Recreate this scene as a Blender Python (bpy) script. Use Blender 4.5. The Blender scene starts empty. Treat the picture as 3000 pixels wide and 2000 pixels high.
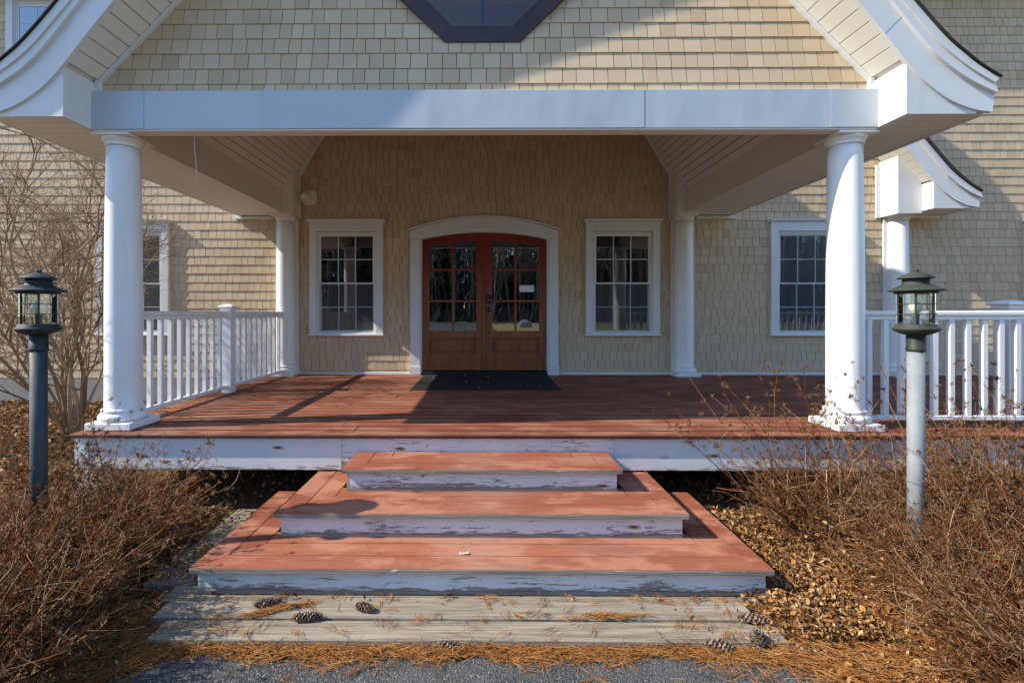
import bpy, math, random
import numpy as np
from mathutils import Vector, Matrix

R = math.radians
S = bpy.context.scene
C = S.collection
random.seed(11)
rng = np.random.default_rng(11)

# ------------------------------------------------------------------ camera
EYE = 1.58
cam_d = bpy.data.cameras.new('camera')
cam_d.sensor_width = 36.0
cam_d.lens = 36.0 * 1400 / 3000
cam_d.shift_x = (1500 - 1415) / 3000
cam_d.shift_y = -(1000 - 916) / 3000
cam_d.clip_start = 0.05
cam_d.clip_end = 2000
cam = bpy.data.objects.new('camera', cam_d)
C.objects.link(cam)
cam.location = (0.03, 0.0, EYE)
cam.rotation_euler = (R(90), 0, R(0.4))
S.camera = cam

# ------------------------------------------------------------------ sky, sun
SUN_EL = R(38.0)
SUN_H = Vector((-0.985, -0.172, 0)).normalized()          # horizontal direction towards the sun
SUN_DIR = Vector((SUN_H.x * math.cos(SUN_EL), SUN_H.y * math.cos(SUN_EL), math.sin(SUN_EL)))
w = bpy.data.worlds.new('World')
S.world = w
w.use_nodes = True
wn = w.node_tree.nodes
sky = wn.new('ShaderNodeTexSky')
sky.sky_type = 'NISHITA'
sky.sun_disc = False
sky.sun_elevation = SUN_EL
sky.sun_rotation = math.atan2(SUN_H.x, SUN_H.y)
sky.air_density = 1.0
sky.dust_density = 0.3
sky.ozone_density = 3.0
bg = wn['Background']
bg.inputs['Strength'].default_value = 0.15
tint = wn.new('ShaderNodeMix'); tint.data_type = 'RGBA'; tint.blend_type = 'MULTIPLY'
tint.inputs['Factor'].default_value = 1.0
tint.inputs[7].default_value = (.91, 1.01, 1.11, 1)          # deep clear winter sky
w.node_tree.links.new(sky.outputs['Color'], tint.inputs[6])
w.node_tree.links.new(tint.outputs[2], bg.inputs['Color'])
sun_d = bpy.data.lights.new('sun', 'SUN')
sun_d.energy = 3.8
sun_d.angle = R(0.53)
sun_d.color = (1.0, 0.93, 0.81)
sun = bpy.data.objects.new('sun', sun_d)
C.objects.link(sun)
sun.rotation_euler = SUN_DIR.to_track_quat('Z', 'Y').to_euler()
sun.location = (-20, -6, 18)

vs = S.view_settings
vs.view_transform = 'Standard'
vs.look = 'None'
vs.gamma = 1.0
vs.use_curve_mapping = False
vs.exposure = 0.97
S.render.engine = 'CYCLES'
S.cycles.max_bounces = 12
S.cycles.diffuse_bounces = 8
S.cycles.transparent_max_bounces = 16

# ------------------------------------------------------------------ materials
class NT:
    def __init__(s, name):
        s.m = bpy.data.materials.new(name)
        s.m.use_nodes = True
        s.t = s.m.node_tree
        s.n = s.t.nodes
        s.b = s.n['Principled BSDF']
        s.out = s.n['Material Output']
        s._tc = None
    def node(s, typ, **kw):
        nd = s.n.new(typ)
        for k, v in kw.items():
            setattr(nd, k, v)
        return nd
    def link(s, a, b):
        s.t.links.new(a, b)
    def set(s, sock, v):
        if hasattr(v, 'is_linked') or isinstance(v, bpy.types.NodeSocket):
            s.link(v, sock)
        else:
            sock.default_value = v
    def obj(s):
        if s._tc is None:
            s._tc = s.node('ShaderNodeTexCoord')
        return s._tc.outputs['Object']
    def mapped(s, scale, rot=(0, 0, 0)):
        mp = s.node('ShaderNodeMapping')
        mp.inputs['Scale'].default_value = scale
        mp.inputs['Rotation'].default_value = rot
        s.link(s.obj(), mp.inputs['Vector'])
        return mp.outputs['Vector']
    def noise(s, scale=5, detail=4, rough=0.55, vec=None, dist=0.0):
        nd = s.node('ShaderNodeTexNoise')
        nd.inputs['Scale'].default_value = scale
        nd.inputs['Detail'].default_value = detail
        nd.inputs['Roughness'].default_value = rough
        nd.inputs['Distortion'].default_value = dist
        s.link(vec if vec is not None else s.obj(), nd.inputs['Vector'])
        return nd.outputs['Fac']
    def voronoi(s, scale, vec=None, feature='F1', out='Distance'):
        nd = s.node('ShaderNodeTexVoronoi', feature=feature)
        nd.inputs['Scale'].default_value = scale
        s.link(vec if vec is not None else s.obj(), nd.inputs['Vector'])
        return nd.outputs[out]
    def ramp(s, fac, stops, interp='LINEAR'):
        nd = s.node('ShaderNodeValToRGB')
        cr = nd.color_ramp
        cr.interpolation = interp
        while len(cr.elements) < len(stops):
            cr.elements.new(0.5)
        for e, (p, c) in zip(cr.elements, stops):
            e.position = p
            e.color = (c, c, c, 1) if isinstance(c, (int, float)) else (c[0], c[1], c[2], 1)
        s.link(fac, nd.inputs['Fac'])
        return nd.outputs['Color']
    def math(s, op, a, b=0.0):
        nd = s.node('ShaderNodeMath', operation=op)
        s.set(nd.inputs[0], a)
        s.set(nd.inputs[1], b)
        return nd.outputs[0]
    def mix(s, fac, a, b, blend='MIX'):
        nd = s.node('ShaderNodeMix', data_type='RGBA', blend_type=blend)
        s.set(nd.inputs['Factor'], fac)
        for sock, v in ((nd.inputs[6], a), (nd.inputs[7], b)):
            if isinstance(v, tuple):
                v = (v[0], v[1], v[2], 1)
            s.set(sock, v)
        return nd.outputs[2]
    def rand(s):
        a = s.node('ShaderNodeObjectInfo').outputs['Random']
        g = s.node('ShaderNodeNewGeometry').outputs['Random Per Island']
        return s.math('FRACT', s.math('ADD', a, g))
    def color(s, v):
        s.set(s.b.inputs['Base Color'], (v[0], v[1], v[2], 1) if isinstance(v, tuple) else v)
    def rough(s, v):
        s.set(s.b.inputs['Roughness'], v)
    def bump(s, h, strength=0.3, dist=0.01):
        nd = s.node('ShaderNodeBump')
        nd.inputs['Strength'].default_value = strength
        nd.inputs['Distance'].default_value = dist
        s.link(h, nd.inputs['Height'])
        s.link(nd.outputs['Normal'], s.b.inputs['Normal'])
    def spec(s, v):
        s.b.inputs['Specular IOR Level'].default_value = v

M = {}
def mat_shingle():
    t = NT('cedar_shingle_paint')
    r = t.rand()
    base = t.ramp(r, [(0, (.52, .395, .252)), (.22, (.62, .485, .322)), (.55, (.585, .45, .292)), (.85, (.655, .518, .352)), (1, (.55, .42, .282))])
    st = t.noise(1.0, 3, .6, t.mapped((150, 1, 7)))
    big = t.noise(1.3, 3, .6)
    col = t.mix(t.math('MULTIPLY', st, .14), base, (.34, .23, .14))
    col = t.mix(t.ramp(big, [(.5, 0.0), (.72, .25)]), col, (.44, .33, .20))
    t.color(col); t.rough(.72); t.spec(.25)
    wv = t.noise(1.0, 4, .6, t.mapped((190, 20, 9)), .6)
    t.bump(wv, .22, .003)
    return t.m
M['shingle'] = mat_shingle()

def mat_plain(name, c, rough=.5, spec=.4, dirt=.06, dirtc=None, bump=0, bscale=30, metal=0):
    t = NT(name)
    n = t.noise(2.2, 5, .62)
    dc = dirtc or tuple(x * .6 for x in c)
    f = t.ramp(n, [(.40, 0.0), (.8, min(1, dirt * 4))])
    t.color(t.mix(f, c, dc)); t.rough(rough); t.spec(spec)
    t.b.inputs['Metallic'].default_value = metal
    if bump:
        t.bump(t.noise(bscale, 3), bump, .004)
    return t.m
def mat_trim(name, c, rough):
    t = NT(name)
    st = t.noise(1.0, 5, .7, t.mapped((16, 16, 1.1)))
    bl = t.noise(2.4, 5, .6)
    sp = t.noise(46, 3, .6)
    col = t.mix(t.ramp(st, [(.52, 0.0), (.75, .30)]), c, tuple(v * .72 for v in c))
    col = t.mix(t.ramp(bl, [(.50, 0.0), (.80, .35)]), col, (c[0] * .86, c[1] * .82, c[2] * .72))
    col = t.mix(t.ramp(sp, [(.74, 0.0), (.78, .6)]), col, (.28, .25, .20))
    t.color(col); t.rough(t.ramp(bl, [(.3, rough - .06), (.8, rough + .15)])); t.spec(.4)
    t.bump(t.noise(3.0, 3, .5), .10, .02)
    return t.m
M['white'] = mat_trim('white_trim_paint', (.70, .705, .695), .42)
M['column'] = mat_trim('white_column_paint', (.80, .80, .785), .38)
M['rail'] = mat_trim('white_rail_vinyl', (.80, .80, .785), .36)
M['soffit'] = mat_plain('vented_soffit_vinyl', (.78, .745, .67), .5, .35, .06, (.52, .47, .38))
M['ceiling'] = mat_plain('beadboard_paint', (.80, .77, .70), .5, .35, .04)
M['backing'] = mat_plain('dark_sheathing', (.11, .078, .045), .9, .1)
M['concrete'] = mat_plain('concrete_foundation', (.33, .31, .28), .9, .2, .15, (.20, .18, .16), .4, 60)
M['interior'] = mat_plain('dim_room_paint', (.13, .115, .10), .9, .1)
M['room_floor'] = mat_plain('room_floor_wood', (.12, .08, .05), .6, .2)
M['black'] = mat_plain('black_lock_metal', (.02, .02, .02), .35, .5)
M['paper'] = mat_plain('white_paper', (.8, .8, .8), .8, .2, .01)
M['yellow'] = mat_plain('yellow_fringe', (.75, .48, .03), .5, .3)  # stands in for an optical colour fringe on the top riser
M['plaque'] = mat_plain('grey_print', (.25, .25, .26), .8, .2, .01)
M['bulb'] = mat_plain('milky_bulb', (.80, .78, .62), .25, .5, .02)
M['brass'] = mat_plain('brass_dot', (.8, .62, .25), .3, .5, .02)
M['pale_plastic'] = mat_plain('ivory_plastic', (.80, .76, .66), .4, .4)
M['glazing_bar'] = mat_plain('white_glazing_bar', (.66, .67, .68), .4, .4, .02)
M['blue_iron'] = mat_plain('blue_grey_iron', (.05, .16, .30), .4, .4)
M['wire'] = mat_plain('grey_wire', (.5, .5, .5), .5, .4)

def mat_beam():
    t = NT('white_coil_aluminium')
    n = t.noise(1.6, 3, .5, t.mapped((1, 1, .5)))
    n2 = t.noise(5, 4)
    t.color(t.mix(t.ramp(n2, [(.5, 0.0), (.75, .22)]), (.47, .525, .565), (.42, .45, .47)))
    t.rough(.34); t.spec(.5)
    t.bump(n, .5, .05)
    return t.m
M['beam'] = mat_beam()

def mat_deck(name, k, path):
    t = NT(name)
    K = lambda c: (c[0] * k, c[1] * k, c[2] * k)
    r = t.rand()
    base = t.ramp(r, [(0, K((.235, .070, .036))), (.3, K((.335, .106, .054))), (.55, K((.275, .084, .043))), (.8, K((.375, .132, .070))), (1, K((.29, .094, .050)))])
    g = t.noise(1.0, 6, .7, t.mapped((1.4, 75, 30)), .5)
    big = t.noise(2.0, 5, .65, t.mapped((1.0, 2.2, 1)))
    wear = t.noise(1.0, 3, .6, t.mapped((.9, 5.0, 1)))
    col = t.mix(t.ramp(g, [(.46, 0.0), (.70, .65)]), base, (.14, .046, .030))
    col = t.mix(t.ramp(big, [(.49, 0.0), (.57, .62)]), col, K((.46, .215, .13)))
    col = t.mix(t.ramp(wear, [(.57, 0.0), (.66, .55)]), col, (.23, .125, .09))
    scr = t.noise(1.0, 4, .8, t.mapped((3.0, 160, 20)))
    col = t.mix(t.ramp(scr, [(.70, 0.0), (.74, .7)]), col, (.50, .36, .30))
    knots = t.voronoi(1.0, t.mapped((2.1, 9, 0)))
    col = t.mix(t.ramp(knots, [(.045, .85), (.085, 0.0)]), col, (.055, .025, .018))
    nails = t.voronoi(1.0, t.mapped((4.2, 14.2, 0)))
    col = t.mix(t.ramp(nails, [(.030, .9), (.05, 0.0)]), col, (.05, .03, .025))
    if not path:
        gn = t.node('ShaderNodeSeparateXYZ'); t.link(t._tc.outputs['Generated'], gn.inputs[0])
        eg = t.math('ABSOLUTE', t.math('SUBTRACT', gn.outputs['Y'], .5))
        eg = t.math('ADD', eg, t.math('MULTIPLY', t.math('SUBTRACT', t.noise(3.0, 4, .7), .5), .10))
        col = t.mix(t.ramp(eg, [(.40, 0.0), (.47, .85)]), col, (.050, .022, .018))
    if path:
        px = t.node('ShaderNodeSeparateXYZ'); t.link(t.obj(), px.inputs[0])
        fx = t.math('POWER', 2.718, t.math('MULTIPLY', t.math('POWER', t.math('ABSOLUTE', px.outputs['X']), 2.0), -2.2))
        wn_ = t.noise(1.0, 7, .8, t.mapped((1.6, 48, 1)), .7)
        col = t.mix(t.ramp(t.math('MULTIPLY', fx, wn_), [(.44, 0.0), (.60, .60)]), col, (.36, .235, .165))
    t.color(col); t.rough(t.ramp(g, [(.3, .60), (.8, .85)])); t.spec(.18)
    t.bump(t.math('ADD', g, t.math('MULTIPLY', scr, .5)), .45, .004)
    return t.m
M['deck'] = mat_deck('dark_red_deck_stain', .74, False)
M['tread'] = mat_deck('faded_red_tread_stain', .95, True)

def mat_peel(name, level):
    t = NT(name)
    chips = t.noise(1.0, 8, .72, t.mapped((7.0, 20, 62)), .9)
    big = t.noise(2.1, 3, .5, t.mapped((1.2, 1, 1)))
    gen = t.node('ShaderNodeSeparateXYZ'); t.link(t._tc.outputs['Generated'], gen.inputs[0])
    foot = t.math('MULTIPLY', t.math('POWER', t.math('SUBTRACT', 1.0, gen.outputs['Z']), 4.0), .34)
    fac = t.ramp(t.math('ADD', t.math('ADD', chips, foot), t.math('MULTIPLY', t.math('SUBTRACT', big, .5), .35)), [(level, 0.0), (level + .012, 1.0)])
    wood = t.noise(1.0, 5, .7, t.mapped((3, 60, 90)))
    woodc = t.ramp(wood, [(.3, (.13, .105, .085)), (.7, (.36, .315, .265))])
    tint = t.noise(1.6, 3, .5)
    paint = t.ramp(tint, [(.35, (.66, .645, .63)), (.5, (.69, .68, .665)), (.62, (.61, .655, .62)), (.75, (.66, .635, .60))])
    col = t.mix(fac, paint, woodc)
    # rust around the nails: sparse spots
    rv = t.voronoi(1.0, t.mapped((2.7, 0, 9.0)))
    rn = t.noise(34, 4, .7)
    rust = t.ramp(t.math('ADD', rv, t.math('MULTIPLY', t.math('SUBTRACT', rn, .5), .14)), [(.06, 1.0), (.15, 0.0)])
    col = t.mix(rust, col, (.22, .075, .02))
    t.color(col); t.rough(.65); t.spec(.3)
    h = t.math('SUBTRACT', t.math('MULTIPLY', wood, .3), fac)
    t.bump(h, .5, .002)
    return t.m
M['peel'] = mat_peel('peeling_white_paint', .595)
M['peel_low'] = mat_peel('peeling_white_paint_worn', .585)
M['fascia'] = mat_peel('sound_white_paint', .80)
M['fascia_worn'] = mat_peel('flaking_fascia_paint', .575)
M['bare_edge'] = mat_peel('bare_grey_wood_edge', .36)

def mat_timber(name, along_y):
    t = NT(name)
    ax = (lambda a, b_: (b_, a, b_)) if along_y else (lambda a, b_: (a, b_, b_))
    r = t.rand()
    g = t.noise(1.0, 7, .74, t.mapped(ax(1.1, 42)), 1.6)
    base = t.ramp(g, [(.32, (.075, .058, .040)), (.43, (.20, .16, .11)), (.55, (.33, .275, .20)), (.75, (.43, .37, .285))])
    col = t.mix(t.math('MULTIPLY', r, .25), base, (.33, .29, .235))
    k = t.voronoi(1.0, t.mapped(ax(1.3, 7)))
    col = t.mix(t.ramp(k, [(.05, .7), (.12, 0.0)]), col, (.15, .11, .075))
    crack = t.noise(1.0, 3, .8, t.mapped(ax(2.0, 130)), .3)
    col = t.mix(t.ramp(crack, [(.63, 0.0), (.68, .9)]), col, (.05, .036, .026))
    t.color(col); t.rough(.85); t.spec(.2)
    t.bump(g, .9, .008)
    return t.m
M['timber'] = mat_timber('weathered_grey_timber', False)
M['timber_side'] = mat_timber('weathered_side_timber', True)

def mat_door():
    t = NT('varnished_mahogany')
    g = t.noise(1.0, 6, .65, t.mapped((26, 26, 1.8)), .8)
    base = t.ramp(g, [(.3, (.115, .020, .007)), (.55, (.205, .044, .013)), (.75, (.26, .070, .022))])
    wear = t.noise(1.5, 3, .5, t.mapped((1, 1, .8)))
    col = t.mix(t.ramp(wear, [(.42, 0.0), (.7, .75)]), base, (.27, .105, .040))
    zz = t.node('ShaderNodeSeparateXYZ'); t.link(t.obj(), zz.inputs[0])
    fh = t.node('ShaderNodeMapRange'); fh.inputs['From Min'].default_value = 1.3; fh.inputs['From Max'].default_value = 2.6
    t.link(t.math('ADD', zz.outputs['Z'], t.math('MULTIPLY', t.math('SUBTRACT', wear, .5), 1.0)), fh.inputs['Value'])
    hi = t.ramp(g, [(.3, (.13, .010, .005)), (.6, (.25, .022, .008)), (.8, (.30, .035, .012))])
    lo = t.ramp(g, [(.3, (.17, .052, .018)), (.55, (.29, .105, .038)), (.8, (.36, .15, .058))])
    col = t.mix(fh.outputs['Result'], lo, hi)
    t.color(col); t.rough(t.ramp(wear, [(.3, .28), (.7, .42)])); t.spec(.45)
    t.bump(g, .12, .003)
    return t.m
M['door'] = mat_door()

def mat_oct():
    t = NT('dark_brown_stain')
    g = t.noise(1.0, 5, .6, t.mapped((9, 9, 9)))
    sp = t.noise(26, 4, .75, t.mapped((1, 1, 2.2)))
    col = t.ramp(g, [(.3, (.030, .016, .014)), (.7, (.055, .027, .022))])
    col = t.mix(t.ramp(sp, [(.73, 0.0), (.77, .8)]), col, (.35, .34, .36))
    t.color(col); t.rough(.38); t.spec(.5)
    return t.m
M['oct'] = mat_oct()

def mat_glass(name, boost=2.0, tint=(.93, .96, .95), wav=.0):
    t = NT(name)
    t.n.remove(t.b)
    fr = t.node('ShaderNodeFresnel'); fr.inputs['IOR'].default_value = 1.5
    fac = t.math('MINIMUM', t.math('MULTIPLY', fr.outputs[0], boost), 1.0)
    tr = t.node('ShaderNodeBsdfTransparent'); tr.inputs['Color'].default_value = (*tint, 1)
    gl = t.node('ShaderNodeBsdfGlossy'); gl.inputs['Roughness'].default_value = .0
    gl.inputs['Color'].default_value = (.95, .97, 1, 1)
    if wav:
        bp = t.node('ShaderNodeBump'); bp.inputs['Strength'].default_value = wav; bp.inputs['Distance'].default_value = .003
        t.link(t.noise(7, 2), bp.inputs['Height'])
        t.link(bp.outputs['Normal'], gl.inputs['Normal'])
    mx = t.node('ShaderNodeMixShader')
    t.link(fac, mx.inputs[0]); t.link(tr.outputs[0], mx.inputs[1]); t.link(gl.outputs[0], mx.inputs[2])
    t.link(mx.outputs[0], t.out.inputs['Surface'])
    return t.m
M['glass'] = mat_glass('window_glass', 4.5, (.80, .84, .82), .05)
M['door_glass'] = mat_glass('door_glass', 7.0, (.70, .74, .72), .05)
def mat_screen():
    t = NT('insect_screen_mesh')
    tr = t.node('ShaderNodeBsdfTransparent')
    t.color((.16, .175, .19)); t.rough(.6)
    mx = t.node('ShaderNodeMixShader'); mx.inputs[0].default_value = .28
    t.link(tr.outputs[0], mx.inputs[1]); t.link(t.b.outputs[0], mx.inputs[2]); t.link(mx.outputs[0], t.out.inputs['Surface'])
    return t.m
M['screen'] = mat_screen()
M['blind'] = mat_plain('pale_blind', (.45, .43, .40), .7, .2)
M['loft_glass'] = mat_glass('loft_glass', 1.6, (.42, .46, .66), .03)
M['lamp_glass'] = mat_glass('lamp_glass', 2.0, (.90, .93, .90), .15)

def mat_lamp(name, a, b):
    t = NT(name)
    n = t.noise(9, 5, .65)
    t.color(t.ramp(n, [(.35, a), (.7, b)])); t.rough(t.ramp(n, [(.3, .50), (.7, .75)])); t.spec(.32)
    t.bump(t.noise(60, 3), .15, .003)
    return t.m
M['lamp'] = mat_lamp('verdigris_green_metal', (.024, .030, .023), (.052, .060, .042))
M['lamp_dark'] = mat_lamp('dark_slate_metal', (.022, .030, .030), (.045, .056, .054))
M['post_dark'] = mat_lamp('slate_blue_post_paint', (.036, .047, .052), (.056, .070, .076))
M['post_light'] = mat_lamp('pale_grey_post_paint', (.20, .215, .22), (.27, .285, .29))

def mat_island(name, stops, rough=.8, spec=.2, trans=0):
    t = NT(name)
    t.color(t.ramp(t.rand(), stops)); t.rough(rough); t.spec(spec)
    if trans:
        t.b.inputs['Transmission Weight'].default_value = 0
    return t.m
M['twig'] = mat_island('dry_brown_twig', [(0, (.060, .018, .006)), (.3, (.150, .052, .016)), (.55, (.235, .096, .034)), (.8, (.33, .175, .078)), (1, (.50, .36, .23))], .9, .04)
M['seed'] = mat_island('dried_seed_head', [(0, (.09, .042, .018)), (.5, (.19, .10, .045)), (1, (.32, .20, .11))], .9, .04)
M['bark'] = mat_island('pale_tan_bark', [(0, (.20, .125, .068)), (.5, (.32, .22, .13)), (1, (.48, .37, .25))], .85, .1)
M['needle'] = mat_island('orange_pine_needle', [(0, (.20, .065, .014)), (.4, (.36, .135, .028)), (.75, (.47, .21, .055)), (1, (.52, .32, .13))])
M['leaf'] = mat_island('fallen_oak_leaf', [(0, (.065, .028, .010)), (.2, (.17, .072, .022)), (.5, (.29, .135, .044)), (.75, (.38, .21, .082)), (.95, (.46, .31, .16)), (1, (.52, .31, .06))])
M['cone'] = mat_island('pine_cone_scale', [(0, (.07, .042, .028)), (.5, (.15, .100, .070)), (1, (.30, .22, .165))])
M['cone_core'] = mat_plain('cone_core', (.05, .03, .02), .9, .1)

def mat_ground():
    t = NT('mulch_and_leaf_mould')
    n = t.noise(28, 6, .7)
    n2 = t.noise(3, 4)
    col = t.ramp(n, [(.3, (.045, .024, .012)), (.5, (.12, .066, .030)), (.68, (.22, .135, .065))])
    col = t.mix(t.ramp(n2, [(.4, 0.0), (.7, .5)]), col, (.16, .105, .05))
    t.color(col); t.rough(.95); t.spec(.1)
    t.bump(n, 1.0, .03)
    return t.m
M['mulch'] = mat_ground()

def mat_asphalt():
    t = NT('worn_asphalt')
    v = t.node('ShaderNodeTexVoronoi'); v.inputs['Scale'].default_value = 120
    t.link(t.obj(), v.inputs['Vector'])
    stone = t.ramp(v.outputs['Color'], [(0, (.078, .076, .070)), (.5, (.130, .126, .116)), (.75, (.185, .178, .162)), (.88, (.32, .305, .27)), (1, (.70, .67, .60))])
    d = t.ramp(v.outputs['Distance'], [(.25, 0.0), (.55, 1.0)])
    n = t.noise(5, 5, .6)
    col = t.mix(d, stone, (.050, .052, .052))
    col = t.mix(t.ramp(n, [(.4, 0.0), (.7, .35)]), col, (.175, .170, .155))
    t.color(col); t.rough(.85); t.spec(.2)
    h = t.math('ADD', t.math('SUBTRACT', 1.0, v.outputs['Distance']), t.math('MULTIPLY', t.noise(60, 4, .7), .8))
    t.bump(h, .9, .006)
    return t.m
M['asphalt'] = mat_asphalt()

def mat_lawn():
    t = NT('winter_lawn')
    n = t.noise(.6, 6, .7)
    t.color(t.ramp(n, [(.3, (.19, .17, .06)), (.6, (.30, .26, .10)), (.8, (.36, .30, .15))])); t.rough(.95); t.spec(.1)
    return t.m
M['lawn'] = mat_lawn()
M['roof'] = mat_plain('black_roof_shingle', (.035, .033, .034), .9, .2, .2, (.07, .06, .05), .6, 220)
M['mat'] = mat_plain('black_rubber_mat', (.018, .018, .021), .9, .2, .12, (.05, .045, .04), .9, 420)
M['stone'] = mat_plain('mossy_pale_stone', (.32, .30, .22), .9, .2, .2, (.16, .18, .06), .6, 18)
M['conifer'] = mat_island('dark_conifer_needles', [(0, (.015, .028, .012)), (.6, (.03, .05, .02)), (1, (.05, .07, .03))])
M['far_bark'] = mat_island('far_grey_bark', [(0, (.075, .065, .052)), (.7, (.115, .10, .085)), (.95, (.15, .135, .115)), (1, (.30, .28, .26))])
M['boulder'] = mat_plain('grey_boulder', (.25, .24, .23), .9, .2, .2, (.1, .1, .09), .6, 9)

# ------------------------------------------------------------------ builders
def props(o, label=None, cat=None, group=None, kind=None):
    if label: o['label'] = label
    if cat: o['category'] = cat
    if group: o['group'] = group
    if kind: o['kind'] = kind
    return o

def adopt(o, parent):
    if parent is None:
        return o
    o.parent = parent
    if parent.type == 'EMPTY':
        o.matrix_parent_inverse = Matrix.Translation(-Vector(parent.location))
    return o

def thing(name, loc, label, cat, group=None):
    e = bpy.data.objects.new(name, None)
    e.empty_display_size = .1
    e.location = loc
    C.objects.link(e)
    return props(e, label, cat, group)

def link_mesh(name, me, mat, parent=None, loc=None):
    o = bpy.data.objects.new(name, me)
    if mat is not None and not me.materials:
        me.materials.append(M[mat])
    C.objects.link(o)
    adopt(o, parent)
    if loc is not None:
        o.location = loc
    return o

class MB:
    def __init__(s):
        s.v = []; s.f = []; s.sm = []
    def add(s, vs, fs, smooth=False):
        b = len(s.v)
        s.v.extend(vs)
        for f in fs:
            s.f.append(tuple(i + b for i in f)); s.sm.append(smooth)
        return s
    def box(s, x0, x1, y0, y1, z0, z1, bev=0.0):
        if x1 < x0: x0, x1 = x1, x0
        if y1 < y0: y0, y1 = y1, y0
        if z1 < z0: z0, z1 = z1, z0
        if bev <= 0:
            return s.add([(x0, y0, z0), (x1, y0, z0), (x1, y1, z0), (x0, y1, z0), (x0, y0, z1), (x1, y0, z1), (x1, y1, z1), (x0, y1, z1)],
                  [(0, 3, 2, 1), (4, 5, 6, 7), (0, 1, 5, 4), (1, 2, 6, 5), (2, 3, 7, 6), (3, 0, 4, 7)])
        b = min(bev, (x1 - x0) * .45, (y1 - y0) * .45, (z1 - z0) * .45)
        vs = []
        for z, i in ((z0, b), (z0 + b, 0), (z1 - b, 0), (z1, b)):
            vs += [(x0 + i, y0 + i, z), (x1 - i, y0 + i, z), (x1 - i, y1 - i, z), (x0 + i, y1 - i, z)]
        fs = [(3, 2, 1, 0), (12, 13, 14, 15)]
        for k in range(3):
            for j in range(4):
                a = k * 4 + j; c = k * 4 + (j + 1) % 4
                fs.append((a, c, c + 4, a + 4))
        return s.add(vs, fs)
    def prism(s, poly, axis, a0, a1, smooth=False):
        """poly: 2-D points, extruded along axis ('x': (y,z), 'y': (x,z), 'z': (x,y))"""
        n = len(poly)
        def p3(p, a):
            return {'x': (a, p[0], p[1]), 'y': (p[0], a, p[1]), 'z': (p[0], p[1], a)}[axis]
        vs = [p3(p, a0) for p in poly] + [p3(p, a1) for p in poly]
        fs = [tuple(range(n))[::-1], tuple(range(n, 2 * n))]
        s.add(vs, fs)
        b = len(s.v) - 2 * n
        for i in range(n):
            j = (i + 1) % n
            s.f.append((b + i, b + j, b + n + j, b + n + i)); s.sm.append(smooth)
        return s
    def ribbon(s, A, B, y0, y1):
        """solid strip between curves A and B in the xz plane, from y0 to y1"""
        n = len(A)
        vs = [(p[0], y0, p[1]) for p in A] + [(p[0], y0, p[1]) for p in B] + [(p[0], y1, p[1]) for p in A] + [(p[0], y1, p[1]) for p in B]
        fs = []
        for i in range(n - 1):
            a, b, c, d = i, i + 1, n + i + 1, n + i
            fs.append((a, b, c, d))
            fs.append((2 * n + a, 2 * n + d, 2 * n + c, 2 * n + b))
            fs.append((a, 2 * n + a, 2 * n + b, b))
            fs.append((d, c, 2 * n + c, 2 * n + d))
        fs.append((0, n, 3 * n, 2 * n)); fs.append((n - 1, 3 * n - 1, 4 * n - 1, 2 * n - 1))
        return s.add(vs, fs)
    def lathe(s, prof, cx, cy, n=32, smooth=True, cap=True):
        vs = []; fs = []
        for r, z in prof:
            for i in range(n):
                a = 2 * math.pi * i / n
                vs.append((cx + r * math.cos(a), cy + r * math.sin(a), z))
        for k in range(len(prof) - 1):
            for i in range(n):
                j = (i + 1) % n
                fs.append((k * n + i, k * n + j, (k + 1) * n + j, (k + 1) * n + i))
        s.add(vs, fs, smooth)
        if cap:
            b = len(s.v) - len(vs)
            s.f.append(tuple(b + i for i in range(n))[::-1]); s.sm.append(False)
            s.f.append(tuple(b + (len(prof) - 1) * n + i for i in range(n))); s.sm.append(False)
        return s
    def tube(s, pts, rad, n=6):
        P = np.array(pts, float)[None]
        Rr = np.full((1, len(pts)), rad) if np.isscalar(rad) else np.array(rad, float)[None]
        v, f = tubes(P, Rr, n)
        return s.add([tuple(x) for x in v], [tuple(x) for x in f], True)
    def mesh(s, name):
        me = bpy.data.meshes.new(name)
        me.from_pydata(s.v, [], s.f)
        if any(s.sm):
            me.polygons.foreach_set('use_smooth', s.sm)
        me.update()
        return me
    def build(s, name, mat, parent=None, loc=None):
        return link_mesh(name, s.mesh(name), mat, parent, loc)

def tubes(P, Rr, n=3):
    """P (m,k,3) paths, Rr (m,k) radii -> verts, quads"""
    m, k, _ = P.shape
    T = np.empty_like(P)
    T[:, 1:-1] = P[:, 2:] - P[:, :-2]
    T[:, 0] = P[:, 1] - P[:, 0]
    T[:, -1] = P[:, -1] - P[:, -2]
    T /= np.linalg.norm(T, axis=2, keepdims=True) + 1e-9
    ref = np.zeros((m, 1, 3))
    mean = T.mean(axis=1)
    ax = np.argmin(np.abs(mean), axis=1)
    ref[np.arange(m), 0, ax] = 1
    U = np.cross(T, np.broadcast_to(ref, T.shape))
    U /= np.linalg.norm(U, axis=2, keepdims=True) + 1e-9
    V = np.cross(T, U)
    ang = np.arange(n) * 2 * math.pi / n
    v = P[:, :, None, :] + Rr[:, :, None, None] * (np.cos(ang)[None, None, :, None] * U[:, :, None, :] + np.sin(ang)[None, None, :, None] * V[:, :, None, :])
    base = (np.arange(m) * k * n)[:, None, None] + (np.arange(k - 1) * n)[None, :, None] + np.arange(n)[None, None, :]
    nxt = (np.arange(m) * k * n)[:, None, None] + (np.arange(k - 1) * n)[None, :, None] + ((np.arange(n) + 1) % n)[None, None, :]
    f = np.stack([base, nxt, nxt + n, base + n], axis=-1).reshape(-1, 4)
    return v.reshape(-1, 3), f

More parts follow.
